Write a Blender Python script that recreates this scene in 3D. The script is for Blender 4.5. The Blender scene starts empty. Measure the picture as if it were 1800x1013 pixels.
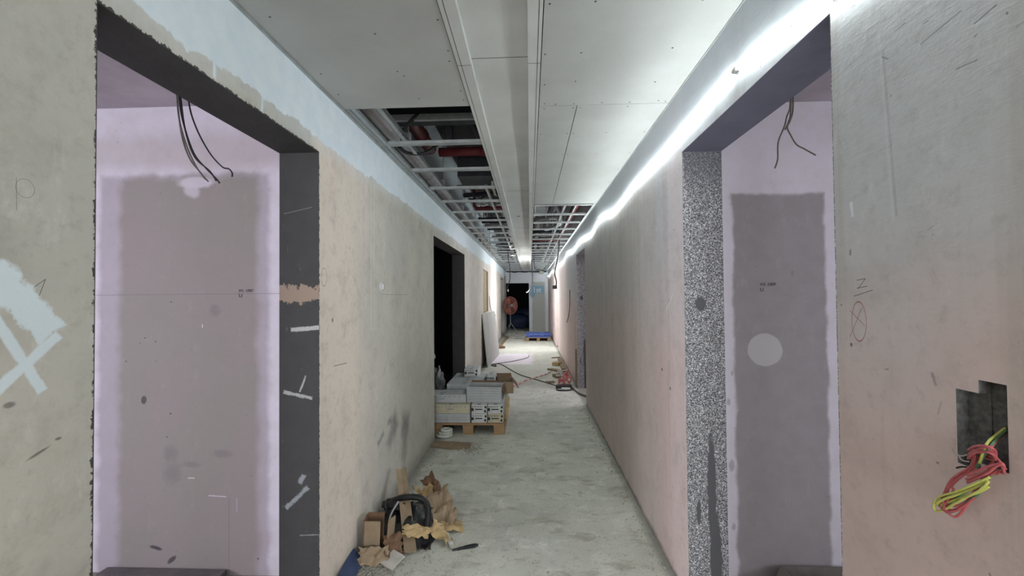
import bpy, bmesh, math, random
from mathutils import Vector, Matrix, noise as mnoise, Euler

random.seed(7)
S = bpy.context.scene
COL = S.collection
PI = math.pi

# ------------------------------------------------------------------ camera
FPX = 740.0
YAW, PITCH, ROLL = -.0418, .0177, -.0088
_F = Vector((math.sin(YAW)*math.cos(PITCH), math.cos(YAW)*math.cos(PITCH), math.sin(PITCH)))
_R = Vector((math.cos(YAW), -math.sin(YAW), 0))
_U = _R.cross(_F)
_R2 = _R*math.cos(ROLL) + _U*math.sin(ROLL)
_U2 = -_R*math.sin(ROLL) + _U*math.cos(ROLL)
EYE = Vector((0, 0, 1.52))
cd = bpy.data.cameras.new('camera')
cam = bpy.data.objects.new('camera', cd)
COL.objects.link(cam)
cd.sensor_width = 36
cd.lens = FPX/1800*36
cd.clip_start = .02
m = Matrix.Identity(4)
for i in range(3):
    m[i][0] = _R2[i]; m[i][1] = _U2[i]; m[i][2] = -_F[i]; m[i][3] = EYE[i]
cam.matrix_world = m
S.camera = cam

# ------------------------------------------------------------------ world, exposure
w = bpy.data.worlds.new('world'); S.world = w; w.use_nodes = True
w.node_tree.nodes['Background'].inputs[0].default_value = (.55, .6, .8, 1)
w.node_tree.nodes['Background'].inputs[1].default_value = .3
S.view_settings.view_transform = 'Standard'
S.view_settings.look = 'None'
S.view_settings.gamma = 1
S.view_settings.use_curve_mapping = False
S.view_settings.exposure = 1.12
try:
    S.cycles.use_denoising = True
    S.cycles.max_bounces = 10
    S.cycles.diffuse_bounces = 8
    S.cycles.sample_clamp_indirect = 4
except Exception:
    pass
LED_POWER = 42
WIN_L, WIN_R = 54, 46

def area(name, loc, target, sx, sy, power, color):
    l = bpy.data.lights.new(name, 'AREA'); l.shape = 'RECTANGLE'
    l.size = sx; l.size_y = sy; l.energy = power; l.color = color
    o = bpy.data.objects.new(name, l); COL.objects.link(o)
    o.location = loc
    o.rotation_euler = (Vector(target)-Vector(loc)).to_track_quat('-Z', 'Y').to_euler()
    return o
# daylight entering the two side rooms through their outer windows
area('daylight_left', (-4.75, -.4, 1.6), (0, -.4, 1.5), 1.5, 1.4, WIN_L, (.90, .91, 1.0))
area('daylight_right', (4.45, -.4, 1.6), (0, -.4, 1.5), 1.5, 1.4, WIN_R, (.90, .92, 1.0))
area('daylight_side_room', (3.1, 6.8, 1.5), (0, 6.8, 1.2), 1.6, 1.4, 26, (1.0, .93, .97))  # unseen daylight added in the side room to brighten the corridor
area('daylight_rear_room', (3.1, 12.1, 1.5), (0, 11.9, 1.2), 1.6, 1.4, 36, (1.0, .93, .97))  # likewise added in the rear room for the far corridor
# unseen fill light added behind the camera to brighten the near walls
area('daylight_behind', (-.1, -4.3, 1.35), (-.1, 0, 1.35), 1.5, 2.1, 60, (.95, .97, 1.0))

# ------------------------------------------------------------------ picture helpers: pixel ray meets a plane of the place
def ray(px, py): return _F*FPX + _R2*(px-900) - _U2*(py-506.5)
def on(ax, val, px, py):
    d = ray(px, py); return EYE + d*((val-EYE[ax])/d[ax])
WA, WB, WC = -1.025, .768, 2.558       # corridor faces: left wall, right wall, ceiling
WA2, WB2 = -1.222, .959                # room side faces
YEND = 17.67

# ------------------------------------------------------------------ tags
def tag(o, label=None, cat=None, group=None, kind=None):
    if label: o['label'] = label
    if cat: o['category'] = cat
    if group: o['group'] = group
    if kind: o['kind'] = kind
    return o
def empty(name, loc, label=None, cat=None, group=None, rz=0):
    o = bpy.data.objects.new(name, None); COL.objects.link(o)
    o.location = loc; o.rotation_euler = (0, 0, rz); o.empty_display_size = .05
    return tag(o, label, cat, group)

class MB:
    """mesh builder; coordinates are local to the parent"""
    def __init__(s): s.v = []; s.f = []; s.mi = []; s.smooth = []
    def add(s, vs, fs, mi=0, smooth=False):
        b = len(s.v); s.v += [tuple(v) for v in vs]
        for f in fs: s.f.append(tuple(b+i for i in f)); s.mi.append(mi); s.smooth.append(smooth)
    def box(s, x0, x1, y0, y1, z0, z1, mi=0, M=None):
        vs = [Vector((x, y, z)) for z in (z0, z1) for y in (y0, y1) for x in (x0, x1)]
        if M is not None: vs = [M @ v for v in vs]
        s.add(vs, [(0,2,3,1),(4,5,7,6),(0,1,5,4),(2,6,7,3),(0,4,6,2),(1,3,7,5)], mi)
    def cbox(s, c, d, mi=0, R=(0,0,0)):
        M = Matrix.Translation(c) @ Euler(R).to_matrix().to_4x4()
        s.box(-d[0]/2, d[0]/2, -d[1]/2, d[1]/2, -d[2]/2, d[2]/2, mi, M)
    def tube(s, pts, r, n=8, mi=0, closed=False):
        pts = [Vector(p) for p in pts]; rings = []
        N = len(pts); up = None; vs = []
        for i, p in enumerate(pts):
            if closed: t = pts[(i+1) % N]-pts[i-1]
            else: t = pts[min(i+1, N-1)]-pts[max(i-1, 0)]
            t = t.normalized() if t.length > 1e-9 else Vector((0, 0, 1))
            if up is None:
                up = t.orthogonal().normalized()
            else:
                up = (up - t*up.dot(t))
                up = up.normalized() if up.length > 1e-6 else t.orthogonal().normalized()
            sd = t.cross(up)
            rr = r[i] if isinstance(r, (list, tuple)) else r
            for k in range(n):
                a = 2*PI*k/n; vs.append(p + up*math.cos(a)*rr + sd*math.sin(a)*rr)
        fs = []
        for i in range(N if closed else N-1):
            a = i*n; b = ((i+1) % N)*n
            for k in range(n): fs.append((a+k, a+(k+1) % n, b+(k+1) % n, b+k))
        if not closed:
            fs.append(tuple(range(n))[::-1]); fs.append(tuple((N-1)*n+k for k in range(n)))
        s.add(vs, fs, mi, True)
    def prism(s, poly, z0, z1, mi=0, M=None):
        n = len(poly)
        vs = [Vector((x, y, z0)) for x, y in poly] + [Vector((x, y, z1)) for x, y in poly]
        if M is not None: vs = [M @ v for v in vs]
        s.add(vs, [tuple(range(n))[::-1], tuple(range(n, 2*n))] + [(i, (i+1) % n, n+(i+1) % n, n+i) for i in range(n)], mi)
    def build(s, name, mats, parent=None, bevel=0, fix=True):
        me = bpy.data.meshes.new(name)
        me.from_pydata(s.v, [], s.f)
        if not isinstance(mats, (list, tuple)): mats = [mats]
        for mm in mats: me.materials.append(mm)
        for i, p in enumerate(me.polygons): p.material_index = s.mi[i]; p.use_smooth = s.smooth[i]
        if fix:
            bm = bmesh.new(); bm.from_mesh(me); bmesh.ops.recalc_face_normals(bm, faces=bm.faces); bm.to_mesh(me); bm.free()
        o = bpy.data.objects.new(name, me); COL.objects.link(o)
        if parent: o.parent = parent
        if bevel:
            b = o.modifiers.new('bevel', 'BEVEL'); b.width = bevel; b.segments = 2; b.limit_method = 'ANGLE'
        return o
def spline(pts, n=6):
    P = [Vector(p) for p in pts]; out = []
    for i in range(len(P)-1):
        p0 = P[max(i-1, 0)]; p1 = P[i]; p2 = P[i+1]; p3 = P[min(i+2, len(P)-1)]
        for k in range(n):
            t = k/n
            out.append(.5*((2*p1)+(p2-p0)*t+(2*p0-5*p1+4*p2-p3)*t*t+(3*p1-p0-3*p2+p3)*t**3))
    out.append(P[-1]); return out

# ------------------------------------------------------------------ node helpers
def srgb(r, g, b):
    f = lambda c: (c/255/12.92 if c/255 <= .04045 else ((c/255+.055)/1.055)**2.4)
    return (f(r), f(g), f(b), 1)
class NG:
    def __init__(s, name, rough=.9, spec=.25, metal=0):
        s.m = bpy.data.materials.new(name); s.m.use_nodes = True
        s.nt = s.m.node_tree; s.b = s.nt.nodes['Principled BSDF']
        s.b.inputs['Roughness'].default_value = rough
        s.b.inputs['Specular IOR Level'].default_value = spec
        s.b.inputs['Metallic'].default_value = metal
        g = s.nt.nodes.new('ShaderNodeNewGeometry'); s.pos = g.outputs['Position']; s.geo = g
        sp = s.nt.nodes.new('ShaderNodeSeparateXYZ'); s.nt.links.new(s.pos, sp.inputs[0])
        s.X, s.Y, s.Z = sp.outputs
    def link(s, a, i):
        if hasattr(a, 'is_output'): s.nt.links.new(a, i)
        else: i.default_value = a
    def obj_coords(s):
        t = s.nt.nodes.new('ShaderNodeTexCoord'); s.pos = t.outputs['Object']
        sp = s.nt.nodes.new('ShaderNodeSeparateXYZ'); s.nt.links.new(s.pos, sp.inputs[0])
        s.X, s.Y, s.Z = sp.outputs
    def mt(s, op, a, b=0.0, c=None, clamp=False):
        n = s.nt.nodes.new('ShaderNodeMath'); n.operation = op; n.use_clamp = clamp
        s.link(a, n.inputs[0]); s.link(b, n.inputs[1])
        if c is not None: s.link(c, n.inputs[2])
        return n.outputs[0]
    def noise(s, scale, detail=3, rough=.5, sc=(1, 1, 1), off=(0, 0, 0), dist=0):
        v = s.nt.nodes.new('ShaderNodeMapping'); s.nt.links.new(s.pos, v.inputs[0])
        v.inputs['Scale'].default_value = sc; v.inputs['Location'].default_value = off
        n = s.nt.nodes.new('ShaderNodeTexNoise'); s.nt.links.new(v.outputs[0], n.inputs['Vector'])
        n.inputs['Scale'].default_value = scale; n.inputs['Detail'].default_value = detail
        n.inputs['Roughness'].default_value = rough; n.inputs['Distortion'].default_value = dist
        return n.outputs[0]
    def sm(s, x, a, b):
        n = s.nt.nodes.new('ShaderNodeMapRange'); n.interpolation_type = 'SMOOTHSTEP'
        s.link(x, n.inputs[0]); n.inputs[1].default_value = a; n.inputs[2].default_value = b
        n.inputs[3].default_value = 0; n.inputs[4].default_value = 1
        if a > b:
            n.inputs[1].default_value = b; n.inputs[2].default_value = a
            n.inputs[3].default_value = 1; n.inputs[4].default_value = 0
        return n.outputs[0]
    def mix(s, f, a, b):
        n = s.nt.nodes.new('ShaderNodeMix'); n.data_type = 'RGBA'
        s.link(f, n.inputs[0]); s.link(a, n.inputs[6]); s.link(b, n.inputs[7])
        return n.outputs[2]
    def warp(s, base, amp): return s.mt('MULTIPLY', s.mt('SUBTRACT', base, .5), amp)
    def box(s, u, v, u0, u1, v0, v1, soft=.01, wn=None, amp=0, k=1):
        d = s.mt('MINIMUM', s.mt('MINIMUM', s.mt('SUBTRACT', u, u0), s.mt('SUBTRACT', u1, u)),
                 s.mt('MINIMUM', s.mt('SUBTRACT', v, v0), s.mt('SUBTRACT', v1, v)))
        if wn is not None: d = s.mt('ADD', d, s.warp(wn, amp))
        r = s.sm(d, -soft, soft)
        return r if k == 1 else s.mt('MULTIPLY', r, k)
    def blob(s, u, v, cu, cv, ru, rv, soft=.2, wn=None, amp=0, k=1, ang=0):
        du = s.mt('SUBTRACT', u, cu); dv = s.mt('SUBTRACT', v, cv)
        if ang:
            c, n = math.cos(ang), math.sin(ang)
            du, dv = (s.mt('ADD', s.mt('MULTIPLY', du, c), s.mt('MULTIPLY', dv, n)),
                      s.mt('SUBTRACT', s.mt('MULTIPLY', dv, c), s.mt('MULTIPLY', du, n)))
        a = s.mt('DIVIDE', du, ru); b = s.mt('DIVIDE', dv, rv)
        d = s.mt('SQRT', s.mt('ADD', s.mt('MULTIPLY', a, a), s.mt('MULTIPLY', b, b)))
        if wn is not None: d = s.mt('ADD', d, s.warp(wn, amp))
        r = s.sm(d, 1+soft, 1-soft)
        return r if k == 1 else s.mt('MULTIPLY', r, k)
    def ring(s, u, v, cu, cv, ru, rv, t=.06):
        a = s.mt('DIVIDE', s.mt('SUBTRACT', u, cu), ru); b = s.mt('DIVIDE', s.mt('SUBTRACT', v, cv), rv)
        d = s.mt('ABSOLUTE', s.mt('SUBTRACT', s.mt('SQRT', s.mt('ADD', s.mt('MULTIPLY', a, a), s.mt('MULTIPLY', b, b))), 1))
        return s.sm(d, t*1.5, t*.4)
    def seg(s, u, v, a, b, w, soft=.3, wn=None, amp=0, k=1):
        cu, cv = (a[0]+b[0])/2, (a[1]+b[1])/2
        L = math.hypot(b[0]-a[0], b[1]-a[1])/2; ang = math.atan2(b[1]-a[1], b[0]-a[0])
        c, n = math.cos(ang), math.sin(ang)
        du = s.mt('SUBTRACT', u, cu); dv = s.mt('SUBTRACT', v, cv)
        p = s.mt('ADD', s.mt('MULTIPLY', du, c), s.mt('MULTIPLY', dv, n))
        q = s.mt('SUBTRACT', s.mt('MULTIPLY', dv, c), s.mt('MULTIPLY', du, n))
        d = s.mt('MINIMUM', s.mt('SUBTRACT', L, s.mt('ABSOLUTE', p)), s.mt('SUBTRACT', w, s.mt('ABSOLUTE', q)))
        if wn is not None: d = s.mt('ADD', d, s.warp(wn, amp))
        r = s.sm(d, -w*soft, w*soft)
        return r if k == 1 else s.mt('MULTIPLY', r, k)
    def grime(s, c, k=1.0, off=(0, 0, 0)):
        a = s.noise(4.5, 6, .72, off=off); b = s.noise(26, 5, .75, off=off); d = s.noise(11, 6, .8, (1, 1, .45), off)
        c = s.mix(s.mt('MULTIPLY', s.sm(a, .45, .72), .22*k), c, srgb(118, 112, 100))
        c = s.mix(s.mt('MULTIPLY', s.sm(b, .50, .72), .22*k), c, srgb(108, 102, 92))
        c = s.mix(s.mt('MULTIPLY', s.sm(d, .55, .70), .18*k), c, srgb(214, 210, 200))
        e = s.noise(38, 2, .5, off=(off[0]+4, off[1]+3, off[2]))
        return s.mix(s.mt('MULTIPLY', s.sm(e, .735, .76), .6*k), c, srgb(70, 64, 60))
    def bump(s, h, strength=.3, dist=.01):
        n = s.nt.nodes.new('ShaderNodeBump'); n.inputs['Strength'].default_value = strength
        n.inputs['Distance'].default_value = dist; s.link(h, n.inputs['Height'])
        s.nt.links.new(n.outputs[0], s.b.inputs['Normal'])
    def out(s, c, gain=None):
        if gain:
            n = s.nt.nodes.new('ShaderNodeVectorMath'); n.operation = 'MULTIPLY'
            s.link(c, n.inputs[0]); n.inputs[1].default_value = gain; c = n.outputs[0]
        s.link(c, s.b.inputs['Base Color']); return s.m

def simple(name, rgb, rough=.8, metal=0, var=.12, scale=30, bump=.15, spec=.3, stretch=(1, 1, 1)):
    g = NG(name, rough, spec, metal); g.obj_coords()
    c = srgb(*rgb); d = tuple(x*(1-var*2) for x in c[:3])+(1,)
    n = g.noise(scale, 4, .6, stretch)
    if bump: g.bump(n, bump, .002)
    return g.out(g.mix(g.sm(n, .3, .7), d, c))

# ------------------------------------------------------------------ materials of the shell
def mat_left_wall():
    g = NG('plaster_left'); Y, Z = g.Y, g.Z
    big = g.noise(1.6, 3, .55); mid = g.noise(9, 4, .6); fine = g.noise(70, 3, .6); sv = g.noise(1.2, 3, .55, (1, 5, .35))
    c = g.mix(g.sm(big, .35, .65), srgb(176, 173, 158), srgb(164, 163, 150))
    # greener trowelled plaster further along, warmer strip after the first opening
    warm = g.mt('MULTIPLY', g.sm(Y, 1.9, 2.02), g.sm(g.mt('ADD', Y, g.warp(sv, .5)), 2.85, 2.25))
    c = g.mix(g.mt('MULTIPLY', warm, .85), c, srgb(198, 188, 170))
    pk = g.mt('MULTIPLY', g.sm(sv, .56, .70), g.mt('MULTIPLY', g.sm(Y, 1.9, 2.1), g.sm(Y, 3.0, 2.6)))
    c = g.mix(g.mt('MULTIPLY', pk, .45), c, srgb(207, 190, 178))
    c = g.mix(g.mt('MULTIPLY', g.sm(Y, 6.5, 7), .5), c, srgb(206, 198, 188))
    c = g.mix(g.mt('MULTIPLY', g.sm(mid, .52, .75), .2), c, srgb(140, 137, 122))
    c = g.grime(c)
    # raised seam
    ys = g.mt('ADD', Y, g.warp(g.noise(6, 3, .6, (1, 1, 1)), .05))
    seam = g.box(ys, Z, 2.685, 2.70, 1.3, 2.28, .006, fine, .01)
    seam2 = g.box(ys, Z, 2.735, 2.745, 1.3, 2.25, .005, fine, .01)
    c = g.mix(g.mt('MULTIPLY', g.mt('MAXIMUM', seam, seam2), .6), c, srgb(196, 192, 176))
    # skim coat band below the ceiling, ragged lower edge with drips
    edge = g.mt('ADD', g.warp(g.noise(5, 4, .6), .1), g.warp(g.noise(22, 3, .6, (1, 1, .25)), .05))
    h = g.mt('ADD', Z, edge)
    haze = g.sm(h, 2.20, 2.30)
    nf = g.sm(Y, .9, 1.0)
    nf = g.mt('MULTIPLY', nf, 1)
    c = g.mix(g.mt('MULTIPLY', g.mt('MULTIPLY', haze, nf), .35), c, srgb(196, 203, 200))
    band = g.mt('MULTIPLY', g.sm(h, 2.287, 2.297), nf)
    drip = g.seg(Y, Z, (1.325, 2.24), (1.325, 2.32), .007, .5, fine, .008)
    drip2 = g.seg(Y, Z, (1.57, 2.235), (1.575, 2.30), .005, .5, fine, .006)
    band = g.mt('MAXIMUM', band, g.mt('MAXIMUM', drip, drip2))
    c = g.mix(band, c, g.mix(g.sm(g.noise(14, 3, .5), .3, .7), srgb(196, 208, 208), srgb(204, 213, 211)))
    # white paint cross and broad patch on the nearest piece
    wn = g.noise(30, 4, .7)
    q = lambda px, py: tuple(on(0, WA, px, py))[1:]
    pa = g.seg(Y, Z, q(-20, 470), q(92, 588), .030, .2, wn, .05)
    pb = g.seg(Y, Z, q(-10, 690), q(104, 588), .0105, .3, wn, .01)
    pc = g.seg(Y, Z, q(-15, 550), q(75, 688), .0095, .3, wn, .008)
    p = g.mt('MAXIMUM', pa, g.mt('MAXIMUM', pb, pc))
    c = g.mix(g.mt('MULTIPLY', p, .95), c, srgb(196, 207, 205))
    # pencil notes
    def mark(mask, col=(70, 68, 60), k=.8):
        nonlocal c
        c = g.mix(g.mt('MULTIPLY', mask, k), c, srgb(*col))
    mark(g.seg(Y, Z, q(60, 505), q(80, 491), .0007), (50, 50, 48))
    mark(g.seg(Y, Z, q(80, 491), q(69, 520), .0007), (50, 50, 48))
    mark(g.ring(Y, Z, .812, 1.747, .016, .019, .035), (90, 88, 78), .6)
    mark(g.seg(Y, Z, (.797, 1.765), (.798, 1.70), .0006), (90, 88, 78), .6)
    mark(g.ring(Y, Z, 2.06, 1.62, .028, .045, .05), (120, 112, 98), .7)
    mark(g.blob(Y, Z, 2.88, 1.59, .045, .028, .1, wn, .3), (205, 208, 200), .8)
    mark(g.ring(Y, Z, 2.90, 1.59, .04, .025, .09), (60, 58, 52), .6)
    mark(g.seg(Y, Z, (2.86, 1.535), (3.5, 1.533), .002), (120, 118, 104), .7)
    mark(g.blob(Y, Z, 2.15, 1.40, .01, .012, .3), (70, 66, 60), .7)
    mark(g.seg(Y, Z, (2.16, 1.16), (2.32, 1.15), .003, .5, fine, .006), (110, 100, 88), .7)
    # dark boot scuffs low on the wall
    for a, b, wd, k in ((q(683, 785), q(691, 752), .05, .55), (q(691, 752), q(697, 735), .07, .8), (q(664, 783), q(675, 760), .018, .6), (q(712, 760), q(714, 728), .09, .75), (q(711, 800), q(712, 755), .07, .5),
                        (q(708, 840), q(711, 800), .05, .3), (q(681, 745), q(688, 738), .02, .5)):
        mark(g.seg(Y, Z, a, b, wd, .9, wn, .05), (88, 88, 82), k)
    mark(g.blob(Y, Z, .84, 1.20, .02, .003, .5, wn, .6, ang=.35), (60, 58, 54), .7)
    mark(g.blob(Y, Z, .877, 1.218, .006, .003, .5, wn, .6), (60, 58, 54), .7)
    mark(g.blob(Y, Z, .79, 1.313, .010, .006, .4), (84, 78, 74), .7)
    # dusty dirt at the foot
    foot = g.mt('MULTIPLY', g.sm(g.mt('ADD', Z, g.warp(mid, .16)), .16, .0), .6)
    c = g.mix(foot, c, srgb(122, 120, 108))
    # chipped dark edge round the black painted opening
    e1 = g.box(Y, Z, .952-.003, 2.008+.004, -.1, 2.229+.006, .0015, g.noise(60, 4, .7), .038)
    c = g.mix(e1, c, srgb(64, 62, 58))
    hh = g.mt('ADD', g.mt('MULTIPLY', mid, .5), g.mt('MULTIPLY', fine, .25))
    hh = g.mt('ADD', hh, g.mt('MULTIPLY', g.mt('MAXIMUM', seam, seam2), 1.2))
    hh = g.mt('ADD', hh, g.mt('MULTIPLY', band, .25))
    g.bump(hh, .35, .006)
    return g.out(c, (1.30, 1.30, 1.40))
def mat_right_wall():
    g = NG('plaster_right'); Y, Z = g.Y, g.Z
    big = g.noise(1.8, 3, .55, off=(3, 1, 0)); mid = g.noise(9, 4, .6); fine = g.noise(80, 3, .6); sv = g.noise(1.3, 4, .6, (1, 8, .3), (5, 2, 1))
    low = g.sm(g.mt('ADD', Z, g.warp(big, .9)), 1.9, 1.1)
    c = g.mix(low, srgb(176, 175, 172), srgb(190, 167, 157))
    c = g.mix(g.mt('MULTIPLY', g.sm(sv, .5, .65), .35), c, srgb(150, 140, 128))
    mids = g.mt('MULTIPLY', g.sm(Y, 2.35, 2.75), g.sm(Y, 6.1, 5.8))
    c = g.mix(g.mt('MULTIPLY', mids, .55), c, srgb(166, 157, 145))
    edge = g.mt('MULTIPLY', g.sm(Y, 2.1, 2.14), g.sm(Y, 2.5, 2.25))
    c = g.mix(g.mt('MULTIPLY', edge, .5), c, srgb(206, 190, 182))  # pinkish light from the left doorway painted into the plaster here
    far = g.mt('MULTIPLY', g.sm(g.mt('ADD', Y, g.warp(sv, .3)), 8.3, 9.2), 1)
    c = g.mix(g.mt('MULTIPLY', far, .7), c, srgb(218, 198, 188))
    c = g.mix(g.mt('MULTIPLY', g.sm(mid, .52, .75), .15), c, srgb(140, 130, 122))
    c = g.grime(c, .9, (3, 5, 1))
    wn = g.noise(40, 4, .7)
    def mark(mask, col=(70, 66, 62), k=.8):
        nonlocal c
        c = g.mix(g.mt('MULTIPLY', mask, k), c, srgb(*col))
    # skim coat under the ceiling
    c = g.mix(g.mt('MULTIPLY', g.sm(g.mt('ADD', Z, g.warp(mid, .1)), 2.2, 2.33), .7), c, srgb(168, 172, 172))
    # handwritten seven, underline and ringed cross in red pencil
    q = lambda px, py: tuple(on(0, WB, px, py))[1:]
    for a, b in (((1506, 493), (1521, 490)), ((1521, 490), (1508, 508)), ((1506, 507), (1525, 503)), ((1501, 521), (1534, 510))):
        mark(g.seg(Y, Z, q(*a), q(*b), .0008), (50, 40, 46))
    mark(g.ring(Y, Z, 1.018, 1.452, .0215, .046, .035), (140, 66, 62), .8)
    mark(g.seg(Y, Z, q(1515, 541), q(1494, 593), .0007), (130, 62, 60))
    mark(g.seg(Y, Z, q(1494, 546), q(1520, 573), .0007), (130, 62, 60))
    mark(g.blob(Y, Z, 1.043, 1.395, .004, .005, .4, wn, .5), (80, 70, 70), .8)
    # knocks and gouges on the nearest piece
    q = lambda px, py: tuple(on(0, WB, px, py))[1:]
    for a, b, wd, k in ((q(1618, 78), q(1690, 18), .0012, .7), (q(1712, 42), q(1752, 8), .0016, .7), (q(1680, 122), q(1718, 105), .0012, .6),
                        (q(1572, 55), q(1592, 40), .0012, .6), (q(1622, 42), q(1632, 36), .0012, .6), (q(1494, 15), q(1503, 9), .0012, .5), (q(1550, 100), q(1562, 104), .0016, .5),
                        (q(1712, 66), q(1718, 60), .0015, .5), (q(1785, 48), q(1800, 38), .0012, .5), (q(1638, 655), q(1645, 678), .003, .5), (q(1655, 705), q(1648, 730), .002, .25),
                        (q(1630, 405), q(1642, 396), .0012, .3)):
        mark(g.seg(Y, Z, a, b, wd, .6, wn, wd*1.5), (96, 90, 92), k)
    mark(g.seg(Y, Z, q(1545, 60), q(1570, 390), .003, .9, wn, .006), (196, 196, 196), .2)
    mark(g.seg(Y, Z, q(1552, 90), q(1576, 380), .0025, .9, wn, .006), (110, 104, 104), .25)
    mark(g.seg(Y, Z, (1.034, 1.735), (1.030, 1.70), .004, .6, wn, .01), (204, 204, 204), .8)
    mark(g.blob(Y, Z, 2.385, 1.47, .02, .002, .5), (205, 198, 192), .1)
    mark(g.seg(Y, Z, (2.41, 1.53), (2.40, 1.40), .004, .4), (205, 200, 192), .7)
    mark(g.seg(Y, Z, (2.40, 1.43), (2.30, 1.52), .005, .4), (205, 200, 192), .7)
    mark(g.blob(Y, Z, 2.50, 1.08, .014, .008, .4), (50, 44, 40), .7)
    mark(g.blob(Y, Z, 2.36, 1.00, .012, .008, .4), (50, 44, 40), .7)
    foot = g.mt('MULTIPLY', g.sm(g.mt('ADD', Z, g.warp(mid, .08)), .05, .0), .75)
    c = g.mix(foot, c, srgb(84, 78, 70))
    tr = g.noise(40, 3, .7, (1, .3, 1.4))
    hh = g.mt('ADD', g.mt('MULTIPLY', mid, .4), g.mt('ADD', g.mt('MULTIPLY', fine, .15), g.mt('MULTIPLY', tr, .35)))
    g.bump(hh, .4, .006)
    return g.out(c, (1.36, 1.42, 1.54))
def mat_black_reveal():
    g = NG('black_reveal', .8, .3); X, Y, Z = g.X, g.Y, g.Z
    n = g.noise(12, 4, .6); wn = g.noise(45, 4, .7); wl = g.noise(14, 4, .7)
    c = g.mix(n, srgb(58, 58, 58), srgb(74, 73, 72))
    jam = g.mt('MULTIPLY', g.sm(Y, 1.99, 2.0), g.sm(Y, 3.1, 3.0))   # marks on the far jamb only
    def mark(mask, col, k=.85):
        nonlocal c
        c = g.mix(g.mt('MULTIPLY', g.mt('MULTIPLY', mask, jam), k), c, srgb(*col))
    mark(g.box(X, Z, -1.3, -1.0, 1.50, 1.575, .003, wl, .13), (150, 133, 118), 1)
    mark(g.seg(X, Z, (-1.165, 1.362), (-1.02, 1.372), .010, .3, wn, .01), (186, 188, 184))
    mark(g.seg(X, Z, (-1.20, 1.06), (-1.06, 1.03), .008, .5, wn, .022), (176, 178, 176))
    mark(g.seg(X, Z, (-1.12, 1.06), (-1.09, 1.14), .004, .5, wn, .012), (170, 172, 170))
    mark(g.seg(X, Z, (-1.19, .50), (-1.08, .60), .010, .5, wn, .03), (150, 156, 158))
    mark(g.seg(X, Z, (-1.12, .62), (-1.10, .66), .010, .5, wn, .02), (150, 156, 158))
    mark(g.seg(X, Z, (-1.2, 1.93), (-1.06, 1.96), .002, .5), (120, 118, 114))
    mark(g.seg(X, Z, (-1.12, .37), (-1.02, .375), .003, .5, wn, .006), (134, 134, 134))
    sc = g.sm(g.noise(30, 4, .7, (1, 1, .4)), .66, .72)
    c = g.mix(g.mt('MULTIPLY', sc, .3), c, srgb(130, 128, 126))
    g.bump(g.mt('ADD', wn, n), .35, .004)
    return g.out(c)
def mat_slate_reveal():
    g = NG('slate_reveal', .8, .3)
    n = g.noise(9, 4, .6); f = g.noise(60, 4, .7)
    c = g.mix(n, srgb(82, 83, 96), srgb(100, 100, 112))
    c = g.mix(g.mt('MULTIPLY', g.sm(f, .66, .72), .4), c, srgb(60, 60, 66))
    g.bump(g.mt('ADD', n, f), .3, .004); return g.out(c, (2.0, 2.0, 2.05))
def mat_speckle():
    g = NG('speckled_block', .9, .2)
    v = g.noise(115, 1.5, .5, dist=.6)
    d = g.mt('ABSOLUTE', g.mt('SUBTRACT', v, .5))
    worm = g.sm(d, .05, .022)
    c = g.mix(worm, srgb(92, 92, 94), srgb(204, 204, 204))
    wn = g.noise(25, 4, .6)
    a = g.blob(g.X, g.Z, .845, 1.47, .025, .035, .1, wn, .4)
    b = g.blob(g.X, g.Z, .885, .55, .02, .27, .1, wn, .9)
    b2 = g.blob(g.X, g.Z, .90, .20, .028, .25, .1, wn, .9)
    e = g.blob(g.X, g.Z, .82, .45, .01, .06, .1, wn, .9)
    up = g.mt('MULTIPLY', g.sm(g.Z, 1.95, 2.2), .6)
    mm = g.mt('MAXIMUM', g.mt('MAXIMUM', a, b), g.mt('MAXIMUM', b2, e))
    c = g.mix(mm, c, srgb(88, 88, 90)); c = g.mix(up, c, srgb(96, 97, 104))
    g.bump(worm, .3, .003); return g.out(c)
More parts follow.
